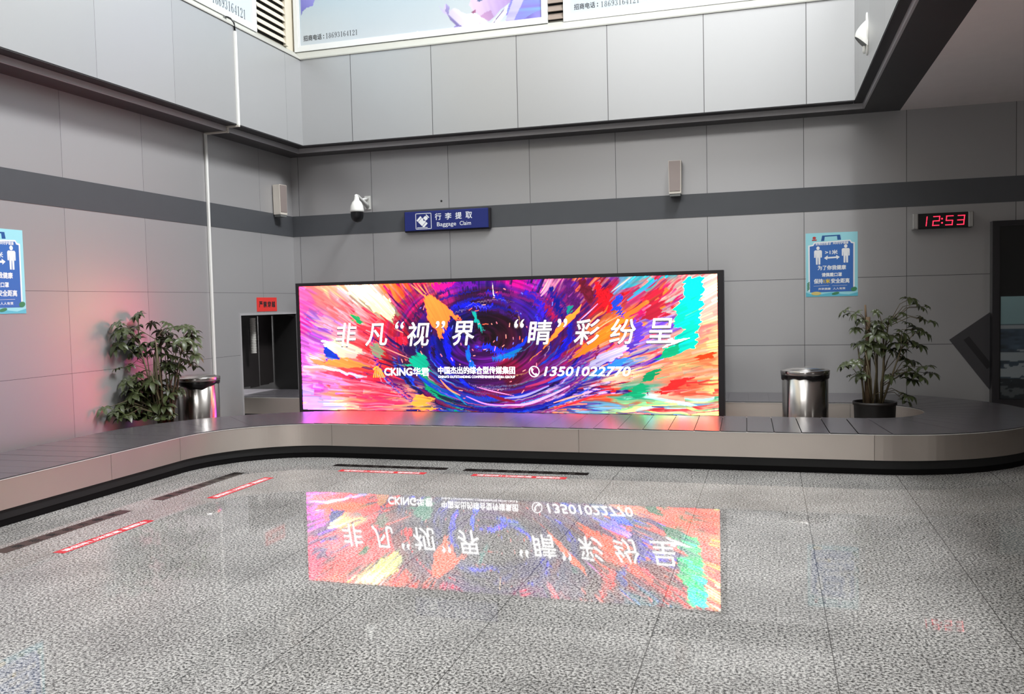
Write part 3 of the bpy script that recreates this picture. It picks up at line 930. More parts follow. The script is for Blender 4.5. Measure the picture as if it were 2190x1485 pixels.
def paint_led():
    Wd, Hd = 958, 290
    x, y = np.meshgrid(np.arange(Wd) + 0.5, np.arange(Hd) + 0.5)
    sx, sy = 455.0, 276.0          # where the shards fan out from
    vx, vy = 448.0, 96.0           # eye of the vortex
    dx, dy = x - sx, y - sy
    r = np.hypot(dx, dy * 1.25) + 1e-6
    th = np.arctan2(dy, dx)
    ev = np.hypot((x - vx) / 250, (y - vy - 30) / 165)
    outer = np.clip((ev - 0.55) / 0.55, 0, 1)

    def spikes(freq, band, seed, sharp=1.0):
        g = np.random.RandomState(seed)
        t = g.rand(4096)
        a = (th + math.pi) / (2 * math.pi) * freq + vnoise(x / 40, y / 40, seed + 5) * 0.9
        bi = np.floor(r / band + t[np.floor(a).astype(int) % 4096] * 3).astype(int)
        k = (np.floor(a).astype(int) * 131 + bi * 977) % 4096
        ph = a - np.floor(a)
        return (t[k] * 2 - 0.6) * (1 - np.abs(2 * ph - 1)) ** sharp
    amp = (8 + 58 * outer) * np.clip(r / 190, 0.15, 1) * (1 - 0.45 * np.clip((150 - x) / 150, 0, 1))

    def sample(s, k):
        disp = amp * k * (1.15 * spikes(105, 150, s) + 0.55 * spikes(240, 90, s + 1) + 0.10 * spikes(700, 50, s + 2)) + 22 * (vnoise(x / 22, y / 22, s + 8) - 0.5)
        qx = x - dx / r * disp
        qy = y - dy / r * disp * 0.8
        num = np.zeros((Hd, Wd, 3))
        den = np.zeros((Hd, Wd))
        for cx, cy, cr, cg, cb in LED_FIELD:
            d2 = (qx - cx) ** 2 + ((qy - cy) * 1.15) ** 2 + 60.0
            w = 1.0 / (d2 * d2 * np.sqrt(d2))
            den += w
            num += w[..., None] * np.array([cr, cg, cb])
        return num / den[..., None] / 255
    ia, ib = sample(1, 1.0), sample(51, 1.9)
    pick = np.clip((spikes(170, 110, 61) - 0.22) * 9, 0, 1) * np.clip(r / 200, 0, 1)
    img = ia * (1 - pick[..., None]) + ib * pick[..., None]
    pk = (0.20 * np.clip((330 - x) / 330, 0, 1) * outer)[..., None]
    img = img * (1 - pk) + pk * np.array([1.0, 0.50, 0.84])
    # shard-to-shard tone: pale edges, deeper gaps
    s1, s2 = spikes(260, 90, 71), spikes(640, 60, 72)
    up_ = np.clip(s1 * 1.6 - 0.35, 0, 1)[..., None] * outer[..., None] * 0.42
    img = img * (1 - up_) + up_ * np.where((x < 300)[..., None], np.array([1.0, 0.86, 0.95]), np.array([1.0, 0.90, 0.84]))
    img *= (1 + 0.16 * outer * s2 - 0.16 * outer * np.clip(-s1, 0, 1))[..., None]
    img = np.clip(img, 0, 1)
    # tangential brushing inside the vortex
    inn = np.clip(1 - ev, 0, 1)
    inn = inn ** 0.7
    ang = np.arctan2((y - vy - 25) * 1.4, x - vx)
    bands = vnoise(ev * 46 + 2, ang * 1.6 + 9, 21) * 0.7 + vnoise(ev * 110, ang * 3 + 30, 22) * 0.3
    img *= (1 - inn * 0.55 * np.clip((bands - 0.40) * 3, -0.7, 1))[..., None]
    blu = np.clip((vnoise(ev * 24 + 40, ang * 1.1 + 4, 23) - 0.62) * 5, 0, 1) * inn * np.clip((ev - 0.3) * 4, 0, 1)
    img = img * (1 - 0.75 * blu[..., None]) + 0.75 * blu[..., None] * np.array([0.08, 0.10, 0.85])
    jx = (vnoise(x / 9, y / 9, 31) - 0.5) * 9 + dx / r * (spikes(420, 60, 33)) * 16
    jy = (vnoise(x / 9, y / 9, 32) - 0.5) * 7 + dy / r * (spikes(420, 60, 33)) * 13
    px, py = x + jx * 0.7, y + jy * 0.7
    # broad strokes
    for (cr, cg, cb, w), pts in LED_STROKES:
        if w < 8:
            continue
        d, t = stroke_dist(px, py, smooth_line(pts))
        hw = w * 0.5 * (0.55 + 0.45 * np.sin(np.pi * np.clip(t, 0.04, 0.96)))
        m = np.clip((hw - d) / 2.0 + 0.5, 0, 1)
        tone = 0.80 + 0.45 * vnoise(d / 2.2 + 7, t * 9, int(w * 7) + cr)
        img = img * (1 - m[..., None]) + m[..., None] * np.clip(np.array([cr, cg, cb]) / 255 * tone[..., None], 0, 1)
    # long swirling bands sweeping round the eye, mostly below it and up the right side
    g = np.random.RandomState(19)
    pal = [(0.10, 0.10, 0.72), (0.16, 0.14, 0.86), (0.30, 0.10, 0.58), (0.12, 0.04, 0.22), (0.56, 0.06, 0.30), (0.08, 0.30, 0.88), (0.20, 0.05, 0.34), (0.62, 0.10, 0.56)]
    thin = [(0.95, 0.82, 0.95), (0.30, 0.75, 0.95), (0.98, 0.75, 0.45), (0.75, 0.70, 1.0), (0.95, 0.45, 0.65)]
    for k in range(86):
        lo = g.rand() < 0.74
        e0 = g.uniform(0.60, 1.22) if lo else g.uniform(0.28, 0.95)
        a0 = g.uniform(0.0, 2.2) if lo else g.uniform(3.4, 6.0)
        span = g.uniform(0.5, 1.5)
        tw = g.uniform(-0.16, 0.02)
        pts = []
        for q in range(15):
            a_ = a0 + span * q / 14
            e_ = e0 + tw * q / 14 + 0.10 * math.sin(a_ * 1.3)
            pts.append((vx + 245 * e_ * math.cos(a_), vy + 20 + 152 * e_ * math.sin(a_)))
        fine = g.rand() < 0.34
        w_ = g.uniform(0.8, 2.0) if fine else g.uniform(3, 12)
        c_ = np.array(thin[g.randint(len(thin))] if fine else pal[g.randint(len(pal))])
        ok = [p_ for p_ in pts if -20 < p_[0] < Wd + 20 and -20 < p_[1] < Hd + 20]
        if len(ok) < 4:
            continue
        xa, xb = int(max(0, min(p_[0] for p_ in pts) - 16)), int(min(Wd, max(p_[0] for p_ in pts) + 16))
        ya, yb = int(max(0, min(p_[1] for p_ in pts) - 16)), int(min(Hd, max(p_[1] for p_ in pts) + 16))
        if xb <= xa or yb <= ya:
            continue
        d, t = stroke_dist(px[ya:yb, xa:xb] * 0.6 + x[ya:yb, xa:xb] * 0.4, py[ya:yb, xa:xb] * 0.6 + y[ya:yb, xa:xb] * 0.4, pts)
        hw = w_ * 0.5 * np.sin(np.pi * np.clip(t, 0.02, 0.98)) ** 0.7
        m = (np.clip((hw - d) / 1.6 + 0.5, 0, 1) * (0.9 if fine else 0.8))[..., None]
        tone = (0.75 + 0.5 * vnoise(d * 0.9 + 3, t * 7, k))[..., None]
        img[ya:yb, xa:xb] = img[ya:yb, xa:xb] * (1 - m) + m * np.clip(c_ * tone, 0, 1)
    # shards
    for (cr, cg, cb), poly in LED_SHARDS:
        m = inside(px, py, poly)
        P = np.array(poly, float)
        c = P.mean(0)
        u = (x - c[0]) * dx / r + (y - c[1]) * dy / r
        tone = np.clip(1.0 + 0.10 * spikes(500, 90, cr + cg) + 0.0016 * u, 0.7, 1.2)
        base = np.clip(np.array([cr, cg, cb]) / 255 * tone[..., None], 0, 1)
        img = np.where(m[..., None], base, img)
    # fine radiating streaks, lighter or darker than what they cross
    g = np.random.RandomState(77)
    for k in range(620):
        a = g.uniform(-math.pi, math.pi)
        rr = g.uniform(120, 520)
        x0, y0 = sx + rr * math.cos(a), sy + rr * math.sin(a) * 0.8
        if not (4 < x0 < Wd - 4 and 3 < y0 < Hd - 3):
            continue
        if math.hypot((x0 - vx) / 230, (y0 - vy - 30) / 150) < 0.9:
            continue
        L = g.uniform(14, 62)
        ux, uy = math.cos(a + g.normal(0, 0.09)), math.sin(a + g.normal(0, 0.09)) * 0.85
        wd = g.uniform(0.7, 1.9)
        xa, xb = int(max(0, min(x0, x0 + L * ux) - 5)), int(min(Wd, max(x0, x0 + L * ux) + 5))
        ya, yb = int(max(0, min(y0, y0 + L * uy) - 5)), int(min(Hd, max(y0, y0 + L * uy) + 5))
        if xb <= xa or yb <= ya:
            continue
        d, t = stroke_dist(x[ya:yb, xa:xb], y[ya:yb, xa:xb], [(x0, y0), (x0 + L * ux, y0 + L * uy)])
        m = np.clip((wd * (1 - t) - d) / 1.2 + 0.5, 0, 1)[..., None] * 0.62
        src = img[int(np.clip(y0 - uy * 25, 0, Hd - 1)), int(np.clip(x0 - ux * 25, 0, Wd - 1))]
        v = g.rand()
        c = np.clip(src * 1.1 + 0.25, 0, 1) if v < 0.5 else (src * 0.72 if v < 0.8 else np.array([1.0, 0.93, 0.80]))
        img[ya:yb, xa:xb] = img[ya:yb, xa:xb] * (1 - m) + m * c
    # sparks in the eye
    for k in range(60):
        a, e = g.uniform(0, 2 * math.pi), g.uniform(0.15, 0.95)
        x0, y0 = vx + 225 * e * math.cos(a), vy + 25 + 150 * e * math.sin(a)
        if not (3 < x0 < Wd - 3 and 3 < y0 < Hd - 3):
            continue
        L = g.uniform(2, 9)
        b = a + math.pi / 2 + g.normal(0, 0.4)
        d, t = stroke_dist(x, y, [(x0, y0), (x0 + L * math.cos(b), y0 + L * math.sin(b))])
        m = np.clip(1.3 - d, 0, 1)[..., None]
        c = np.array([[1, 0.9, 0.8], [1, 0.6, 0.4], [0.6, 0.7, 1], [1, 0.75, 0.85]][g.randint(4)])
        img = img * (1 - m) + m * c
    # thin lines
    for (cr, cg, cb, w), pts in LED_STROKES:
        if w >= 8:
            continue
        d, t = stroke_dist(x, y, smooth_line(pts))
        m = np.clip((w * 0.5 * (0.4 + 0.6 * np.sin(np.pi * np.clip(t, 0.05, 0.95))) - d) / 1.0 + 0.5, 0, 1)
        img = img * (1 - m[..., None]) + m[..., None] * np.array([cr, cg, cb]) / 255
    lum = img.mean(-1, keepdims=True)
    img = np.clip(lum + (img - lum) * 1.04, 0, 1)
    L = srgb_to_lin(img)
    return L * LED_GAIN(L)


LED_GAIN = lambda L: 1.0 + 5.5 * np.clip((L - 0.80) / 0.20, 0, 1) ** 1.5
F = on_back(SY)
face = painted_grid('display_face', paint_led(), F, SX0, SX1, SZ0, SZ1, 0.0, vcol_mat('led_picture', True), led)
SLOGAN = [('非', -4.833, -4.563, 1.041, 1.311), ('凡', -4.456, -4.181, 1.043, 1.300), ('“', -4.076, -3.969, 1.237, 1.317),
          ('视', -3.932, -3.660, 1.039, 1.308), ('”', -3.583, -3.471, 1.236, 1.314), ('界', -3.391, -3.132, 1.040, 1.310),
          ('“', -2.665, -2.554, 1.228, 1.320), ('睛', -2.519, -2.242, 1.043, 1.306), ('”', -2.183, -2.075, 1.227, 1.317),
          ('彩', -2.005, -1.721, 1.038, 1.308), ('纷', -1.621, -1.339, 1.040, 1.306), ('呈', -1.231, -0.961, 1.047, 1.305)]
for ch, a, b, c, d in SLOGAN:
    lettering('slogan_shade', face, M_ledshade, F, ch, a - 0.006, b - 0.006, c - 0.012, d - 0.012, 0.0012, 0.014, 0.16)
    lettering('slogan_character', face, M_ledtext, F, ch, a, b, c, d, 0.0022, 0.008, 0.16)
lettering('company_name', face, M_ledtext, F, 'CKING', -4.230, -3.883, 0.700, 0.790, 0.0022, 0.035)
lettering('company_characters', face, M_ledtext, F, '华君', -3.877, -3.678, 0.696, 0.794, 0.0022, 0.018)
lettering('tagline', face, M_ledtext, F, '中国杰出的综合型传媒集团', -3.570, -2.669, 0.720, 0.804, 0.0022, 0.018)
lettering('tagline_translation', face, M_ledtext, F, "CHINA'S OUTSTANDING COMPREHENSIVE MEDIA GROUP", -3.570, -2.669, 0.675, 0.703, 0.0022, 0.015)
lettering('phone_number', face, M_ledtext, F, '13501022770', -2.345, -1.400, 0.698, 0.801, 0.0022, 0.026, 0.20)
ic = MB()
for q in ring_quads(ellipse(-2.452, 0.748, 0.060, 0.061, 32), ellipse(-2.452, 0.748, 0.051, 0.052, 32)):
    ic.flat(q, F, 0.0022)
hand = [(-2.487, 0.775), (-2.476, 0.787), (-2.463, 0.776), (-2.461, 0.764), (-2.470, 0.757), (-2.466, 0.742), (-2.452, 0.727), (-2.441, 0.723),
        (-2.432, 0.731), (-2.420, 0.724), (-2.413, 0.713), (-2.424, 0.704), (-2.440, 0.706), (-2.466, 0.722), (-2.483, 0.745)]
ic.flat(hand, F, 0.0022)
ic.build('phone_icon', M_ledtext, face)
em = MB()
# orange emblem: swept mane strands under a small head
em.flat([(-4.372, 0.772), (-4.352, 0.800), (-4.322, 0.812), (-4.294, 0.802), (-4.300, 0.790), (-4.330, 0.792), (-4.342, 0.772), (-4.360, 0.762)], F, 0.0022)
for k in range(6):
    a = k / 5
    x0 = -4.362 + 0.022 * k
    top = [(-4.345 + 0.013 * k, 0.768 + 0.018 * math.sin(a * 2.6)), (-4.336 + 0.013 * k, 0.776 + 0.018 * math.sin(a * 2.6))]
    em.flat([top[0], (x0 - 0.004, 0.715), (x0 - 0.012 + 0.006 * k, 0.677), (x0 + 0.004 + 0.006 * k, 0.677), (x0 + 0.010, 0.720), top[1]], F, 0.0022)
em.build('company_emblem', M_ledorange, face)

# ================================================================== SIGNS, CLOCK, POSTERS ON THE WALLS
sg = thing('baggage_claim_sign', 'navy blue Baggage Claim sign with white pictogram fixed over the grey band', 'sign', (-4.08, 10.85, 2.48))
MB().bbox((-4.690, 10.855, 2.478), (-3.475, YB - 0.004, 2.758), 0.012).build('back_box', M_frame, sg)
sface = MB().bbox((-4.680, 10.845, 2.492), (-3.500, 10.857, 2.748), 0.006).build('face_panel', M_signblue, sg)
F = on_back(10.8445)
pg = MB()
bx0, bx1, bz0, bz1 = -4.520, -4.292, 2.510, 2.722
for a, b in (((bx0, bz0), (bx1, bz0 + 0.008)), ((bx0, bz1 - 0.008), (bx1, bz1)), ((bx0, bz0), (bx0 + 0.008, bz1)), ((bx1 - 0.008, bz0), (bx1, bz1))):
    pg.flat([(a[0], a[1]), (b[0], a[1]), (b[0], b[1]), (a[0], b[1])], F, 0)
pg.flat([(-4.50, 2.528), (-4.35, 2.528), (-4.35, 2.536), (-4.50, 2.536)], F, 0)


def tilt(pts, c, a):
    ca, sa = math.cos(a), math.sin(a)
    return [(c[0] + x * ca - y * sa, c[1] + x * sa + y * ca) for x, y in pts]


cc, an = (-4.425, 2.605), math.radians(-45)
pg.flat(tilt([(-0.075, -0.040), (-0.048, -0.040), (-0.048, 0.040), (-0.075, 0.040)], cc, an), F, 0)
pg.flat(tilt([(-0.042, -0.040), (0.036, -0.040), (0.036, 0.040), (0.012, 0.040), (0.012, 0.028), (-0.012, 0.028), (-0.012, 0.040), (-0.042, 0.040)], cc, an), F, 0)
pg.flat(tilt([(0.042, -0.040), (0.070, -0.040), (0.070, 0.040), (0.042, 0.040)], cc, an), F, 0)
pg.flat(tilt([(-0.026, 0.046), (0.024, 0.046), (0.030, 0.080), (0.020, 0.096), (-0.016, 0.096), (-0.028, 0.078)], cc, an), F, 0)
pg.flat(tilt([(-0.028, 0.102), (0.032, 0.102), (0.032, 0.114), (-0.028, 0.114)], cc, an), F, 0)
pg.build('pictogram', M_print_white, sface)
for k, ch in enumerate('行李提取'):
    lettering('sign_character', sface, M_print_white, F, ch, -4.243 + k * 0.144, -4.152 + k * 0.144, 2.622, 2.712, 0, 0.016)
lettering('sign_word', sface, M_print_white, F, 'Baggage', -4.215, -3.945, 2.522, 2.592, 0, 0.004)
lettering('sign_word', sface, M_print_white, F, 'Claim', -3.895, -3.738, 2.538, 2.592, 0, 0.004)

ck = thing('digital_clock', 'black digital wall clock with red digits reading 12:53', 'clock', (1.88, 10.86, 2.23))
MB().bbox((1.575, 10.80, 2.232), (2.195, YB, 2.402), 0.008).build('housing', M_blackplastic, ck)
MB().bbox((1.572, 10.792, 2.228), (1.632, YB, 2.404), 0.01).build('end_cap', M_capsilver, ck)
MB().bbox((2.140, 10.792, 2.232), (2.196, YB, 2.406), 0.01).build('end_cap', M_capsilver, ck)
F = on_back(10.7985)


def seven(mb, u, w, sw, shh, segs, t=0.013):
    h = shh / 2
    q = {'a': [(0, shh - t), (sw, shh)], 'd': [(0, 0), (sw, t)], 'g': [(0, h - t / 2), (sw, h + t / 2)],
         'f': [(0, h), (t, shh)], 'e': [(0, 0), (t, h)], 'b': [(sw - t, h), (sw, shh)], 'c': [(sw - t, 0), (sw, h)]}
    g = 0.002
    for s in segs:
        (x0, z0), (x1, z1) = q[s]
        sk = 0.10
        pts = [(x0 + g, z0 + g), (x1 - g, z0 + g), (x1 - g, z1 - g), (x0 + g, z1 - g)]
        mb.flat([(u + x + z * sk, w + z) for x, z in pts], F, 0)


zb, hh = 2.258, 0.112
for u, w_, segs in ((1.692, 0.06, 'bc'), (1.772, 0.075, 'abged'), (1.905, 0.078, 'afgcd'), (2.022, 0.078, 'abgcd')):
    d_ = MB()
    seven(d_, u if segs != 'bc' else u - 0.035, zb, w_, hh, segs)
    d_.build('digit', M_redled, ck)
for z in (zb + 0.032, zb + 0.078):
    MB().flat(ellipse(1.874, z, 0.009, 0.009, 12), F, 0).build('colon_dot', M_redled, ck)


def distancing_poster(fr, u0, u1, w0, w1, loc, label):
    """fr maps (u, w, depth); the sheet spans u0..u1 by w0..w1"""
    po = thing('health_poster', label, 'poster', loc, 'social distancing posters')
    W_, H_ = u1 - u0, w1 - w0
    q = lambda pts: [(u0 + (x - 198) / 980 * W_, w1 - (y - 148) / 1197 * H_) for x, y in pts]
    MB().prism([(u0, w0), (u1, w0), (u1, w1), (u0, w1)], fr, 0.0005, 0.003).build('paper_sheet', M_print_cyan, po)
    wv = MB()
    wv.flat(q([(198, 1345), (198, 1262), (300, 1300), (420, 1318), (560, 1290), (700, 1270), (860, 1300), (1010, 1315), (1178, 1275), (1178, 1345)]), fr, 0.0036)
    wv.build('printed_waves', M_print_wave, po)
    ol = MB()
    ol.flat(q([(246, 376), (330, 368), (356, 322), (1040, 295), (1068, 335), (1124, 345), (1120, 1240), (250, 1252)]), fr, 0.0034)
    ol.build('printed_case_outline', M_print_white, po)
    hd = MB()
    hd.flat(q([(490, 302), (512, 200), (850, 194), (868, 288), (800, 290), (792, 216), (560, 222), (552, 300)]), fr, 0.0036)
    hd.build('printed_case_handle', M_print_navy, po)
    cs = MB()
    cs.flat(q([(274, 398), (345, 388), (376, 342), (1030, 318), (1052, 358), (1096, 366), (1091, 1255), (276, 1262)]), fr, 0.0042)
    cs.build('printed_case', M_print_blue, po)
    for cx, dy in ((433, 22), (955, 0)):
        pp = MB()
        pp.flat(q(ellipse(cx, 411 + dy, 32, 34, 18)), fr, 0.0050)
        pp.flat(q([(cx - 58, 450 + dy), (cx + 58, 450 + dy), (cx + 74, 470 + dy), (cx + 72, 588 + dy), (cx + 48, 590 + dy), (cx + 44, 500 + dy), (cx + 42, 718 + dy),
                   (cx + 8, 720 + dy), (cx + 4, 590 + dy), (cx - 4, 590 + dy), (cx - 8, 720 + dy), (cx - 40, 718 + dy), (cx - 44, 500 + dy), (cx - 50, 590 + dy),
                   (cx - 74, 588 + dy), (cx - 76, 470 + dy)]), fr, 0.0050)
        pp.build('printed_figure', M_print_white, po)
    pp = MB()
    pp.flat(q([(545, 622), (615, 575), (615, 605), (775, 598), (775, 570), (842, 610), (785, 655), (785, 628), (605, 634), (605, 662)]), fr, 0.0050)
    pp.build('printed_arrow', M_print_white, po)
    def wr(s, a, b, c, d, bold=0.03, m=M_print_white, name='printed_line'):
        (ua, wa), (ub, wb) = q([(a, d), (b, c)])
        lettering(name, po, m, fr, s, ua, ub, wa, wb, 0.0050, bold)
    wr('>1米', 565, 805, 472, 558)
    wr('为了你我健康', 425, 960, 758, 848)
    wr('请佩戴口罩', 500, 882, 898, 975)
    wr('保持', 350, 522, 1008, 1102)
    wr('1米', 535, 662, 1012, 1100, 0.03, M_print_yellow, 'highlighted_distance')
    wr('安全距离', 676, 1025, 1008, 1100)
    wr('疫情防控要求', 385, 680, 330, 380, 0.02)
    wr('共同守护健康', 712, 1005, 322, 372, 0.02)
    wr('共筑健康', 435, 668, 1180, 1222, 0.02)
    wr('人人有责', 712, 945, 1178, 1220, 0.02)
    for a, b in ((345, 640), (700, 980)):
        MB().flat(q([(a, 1148), (b, 1142), (b, 1138), (a, 1144)]), fr, 0.0050).build('printed_rule', M_print_white, po)
    for c in [(245, 1085 + k * 30, 34, 9, -0.7) for k in range(5)] + [(1105, 1215, 58, 40, -0.2), (760, 1290, 72, 24, -0.2)]:
        MB().flat(q(ellipse(c[0], c[1], c[2], c[3], 14, tilt=c[4])), fr, 0.0052).build('printed_leaf', M_print_green, po)
    sd = MB()
    sd.flat(q(ellipse(395, 1285, 95, 34, 20)), fr, 0.0052)
    sd.build('printed_island', M_print_sand, po)
    lg = MB()
    lg.flat(q([(318, 270), (408, 268), (408, 288), (318, 290)]), fr, 0.0050)
    lg.flat(q(ellipse(362, 238, 34, 24, 16)), fr, 0.0050)
    lg.build('printed_badge', M_print_red, po)
    return po


distancing_poster(on_back(YB), 0.424, 1.000, 1.492, 2.242, (0.71, YB, 1.492), 'blue social distancing poster on the back wall between LED screen and digital clock')
distancing_poster(on_left(XL), 5.693, 6.268, 1.502, 2.246, (XL, 5.98, 1.502), 'blue social distancing poster on the left wall, cut off by the photo edge')

rd = thing('warning_sign', 'small red warning sign with black characters above the baggage opening', 'sign', (XL, 10.19, 1.46))
F = on_left(XL)
MB().prism([(9.950, 1.463), (10.425, 1.463), (10.425, 1.647), (9.950, 1.647)], F, 0.0005, 0.006).build('card', M_redsign, rd)
for k, ch in enumerate('严禁穿越'):
    lettering('sign_character', rd, M_print_black, F, ch, 9.995 + k * 0.10, 10.080 + k * 0.10, 1.515, 1.597, 0.007, 0.035)

gm = MB()
gm.lathe([(0.013, 0), (0.013, 0.004), (0.008, 0.006)], (0, 0, 0), 16)
gm.v = [(-4.172 + x, YB - z, 2.879 + y) for x, y, z in gm.v]
g_ = gm.build('cable_grommet', M_black)
g_['label'] = 'tiny round black cable hole in back wall above the blue sign'
g_['category'] = 'cable hole'

# dark square plaque, turned on its corner, and the black poster cabinet in front of it
dm = thing('wall_plaque', 'dark grey square plaque turned on its corner, half hidden by the black cabinet', 'plaque', (2.35, YB, 0.9))
F = on_back(YB)
a = math.radians(36.4)
c0 = (1.972, 0.967)
e1, e2 = (math.cos(a), math.sin(a)), (math.sin(a), -math.cos(a))
e2 = (math.cos(math.radians(-54)), math.sin(math.radians(-54)))
s_ = 0.80
dq = lambda i, j: (c0[0] + e1[0] * i + e2[0] * j, c0[1] + e1[1] * i + e2[1] * j)
MB().prism([dq(0, 0), dq(0, s_), dq(s_, s_), dq(s_, 0)], F, 0.001, 0.012).build('plate', M_diamond, dm)
MB().flat([dq(0.115, 0.09), dq(0.115, 0.50), dq(0.185, 0.50), dq(0.185, 0.09)], F, 0.013).build('dark_mark', M_barmark, dm)

cb = thing('poster_cabinet', 'tall black framed poster cabinet with mountain picture at right edge of the back wall', 'cabinet', (2.95, 10.85, 0))
CX0, CX1, CY, CZ = 2.385, 3.75, 10.79, 2.285
MB().box((CX0, CY + 0.02, 0), (CX1, YB - 0.003, CZ)).build('case', M_blackplastic, cb)
fm = MB().box((CX0, CY, 0), (CX0 + 0.07, CY + 0.02, CZ)).box((CX1 - 0.07, CY, 0), (CX1, CY + 0.02, CZ)).box((CX0 + 0.07, CY, CZ - 0.06), (CX1 - 0.07, CY + 0.02, CZ))
fm.box((CX0 + 0.07, CY, 0), (CX1 - 0.07, CY + 0.02, 0.30))
fm.build('frame', M_frame, cb)


def paint_mountains():
    h, w = 114, 122
    x, y = np.meshgrid(np.linspace(0, 1, w), np.linspace(0, 1, h))
    img = np.zeros((h, w, 3)) + np.array([0.50, 0.62, 0.64])
    img *= (1 - 0.25 * y)[..., None]
    n = vnoise(x * 7, y * 16, 3) * 0.6 + vnoise(x * 22, y * 50, 4) * 0.4
    rid = 0.245 + 0.03 * vnoise(x * 5, y * 0, 8)
    dark = np.array([0.20, 0.25, 0.30]) * (0.6 + 0.9 * n[..., None])
    img = np.where((y > rid)[..., None], dark, img)
    snow = ((y > 0.28) & (y < 0.315)) | ((y > 0.52) & (n > 0.52)) | ((y > 0.54) & (y < 0.62)) | ((y > 0.70) & (y < 0.76))
    img = np.where(snow[..., None], np.array([0.52, 0.55, 0.57]), img)
    img = np.where((y > 0.80)[..., None], img * 0.55, img)
    return srgb_to_lin(img)


painted_grid('picture', paint_mountains(), on_back(CY), CX0 + 0.085, CX1 - 0.085, 0.305, 1.447, -0.014, vcol_mat('mountain_print', False), cb)

# ================================================================== SPEAKERS, CAMERA, ALARM, TRUNKING


def wall_speaker(loc, rot, label):
    sp = thing('wall_speaker', label, 'speaker', loc, 'cream wall speakers')
    T = Matrix.Translation(loc) @ Matrix.Rotation(rot, 4, 'Z')

    def tb(x0, x1, y0, y1, z0, z1, tap):
        v = [(x0 + tap, y0, z0), (x1 - tap, y0, z0), (x1 - tap, y1, z0), (x0 + tap, y1, z0), (x0, y0, z1), (x1, y0, z1), (x1, y1, z1), (x0, y1, z1)]
        return MB().add([tuple(T @ Vector(p)) for p in v], [(0, 3, 2, 1), (4, 5, 6, 7), (0, 1, 5, 4), (1, 2, 6, 5), (2, 3, 7, 6), (3, 0, 4, 7)])
    tb(-0.078, 0.078, -0.115, -0.004, 0.03, 0.43, 0.006).build('cabinet', M_cream, sp)
    tb(-0.070, 0.068, -0.121, -0.115, 0.062, 0.424, 0.005).build('grille', M_grille, sp)
    tb(-0.068, 0.068, -0.110, -0.010, 0.0, 0.03, 0.006).build('bottom_cap', M_greyplastic, sp)
    tb(-0.02, 0.02, -0.004, 0.02, 0.15, 0.28, 0).build('wall_bracket', M_greyplastic, sp)
    return sp


wall_speaker((-1.085, YB - 0.02, 2.755), 0.0, 'cream wall speaker with grey grille high on the back wall above the LED screen')
wall_speaker((-6.395, 10.49, 2.735), math.radians(83), 'cream wall speaker beside the room corner, left of the dome camera')

dc = thing('dome_camera', 'white dome security camera with black dome hanging from wall bracket', 'security camera', (-5.165, 10.42, 2.60))
br = MB().box((-5.29, YB - 0.012, 2.822), (-5.20, YB - 0.001, 3.005))
br.build('wall_plate', M_whiteplastic, dc)
ar = MB()
ar.tube([(-5.245, YB - 0.01, 2.86), (-5.235, 10.82, 2.89), (-5.20, 10.60, 2.925), (-5.175, 10.47, 2.945), (-5.165, 10.42, 2.945), (-5.165, 10.42, 2.90)], [0.030, 0.027, 0.026, 0.026, 0.028, 0.030], 12)
ar.tube([(-5.245, YB - 0.01, 2.975), (-5.235, 10.84, 2.955), (-5.21, 10.66, 2.925)], [0.022, 0.018, 0.015], 10)
ar.build('bracket_arm', M_whiteplastic, dc)
MB().lathe([(0.030, 0.335), (0.034, 0.30), (0.040, 0.285), (0.062, 0.262), (0.082, 0.215), (0.090, 0.165), (0.092, 0.140), (0.086, 0.136)], (-5.165, 10.42, 2.60), 32).build('housing', M_whiteplastic, dc)
MB().lathe([(0.084, 0.137), (0.083, 0.085), (0.074, 0.045), (0.050, 0.014), (0.020, 0.002), (0.004, 0.0)], (-5.165, 10.42, 2.60), 32).build('dome', M_blackplastic, dc)

al = thing('alarm_horn', 'white hooded wall unit with dark mouth on the upper right cladding', 'wall unit', (XR, 9.18, 4.02))
dp = MB()
for k in range(1):
    v, f = [], []
    n = 32
    for x, s in ((-0.001, 1.0), (-0.010, 1.0), (-0.016, 0.9)):
        for i in range(n):
            a = 2 * math.pi * i / n
            zz = 0.205 * math.sin(a) * s
            wy = 0.085 * math.cos(a) * s * (1.0 if zz < 0.05 else max(0.42, 1.0 - (zz - 0.05) * 4.2))
            v.append((XR + x, 9.18 + wy, 4.02 + zz))
    for q in range(2):
        for i in range(n):
            j = (i + 1) % n
            f.append((q * n + i, q * n + j, q * n + n + j, q * n + n + i))
    f.append(tuple(range(2 * n, 3 * n)))
    dp.add(v, f, True)
dp.build('back_plate', M_whiteplastic, al)
hd, mo = MB(), MB()
N1, N2 = 14, 20
grid = []
for i in range(N1 + 1):
    t = i / N1                       # 0 at the crown, 1 at the mouth
    row = []
    for j in range(N2 + 1):
        a = math.pi * j / N2         # round the front half
        prot = 0.016 + 0.095 * math.sin(min(1, t) * math.pi / 2) ** 0.9
        wy = 0.030 + 0.052 * math.sin(t * math.pi / 2)
        x = -prot * math.sin(a)
        z = 0.125 - 0.145 * t - 0.115 * t * (1 - math.sin(a))
        row.append((XR - 0.004 + x, 9.18 - wy * math.cos(a), 4.02 + z))
    grid.append(row)
hd.add([p for r_ in grid for p in r_], [(i * (N2 + 1) + j, i * (N2 + 1) + j + 1, (i + 1) * (N2 + 1) + j + 1, (i + 1) * (N2 + 1) + j) for i in range(N1) for j in range(N2)], True)
hd.add(grid[0], [tuple(range(N2 + 1))])
hd.build('hood', M_whiteplastic, al)
rim = grid[-1]
mo.add([(p[0] + 0.003, p[1], p[2] + 0.003) for p in rim], [tuple(range(N2 + 1))])
mo.build('mouth', M_greyplastic, al)
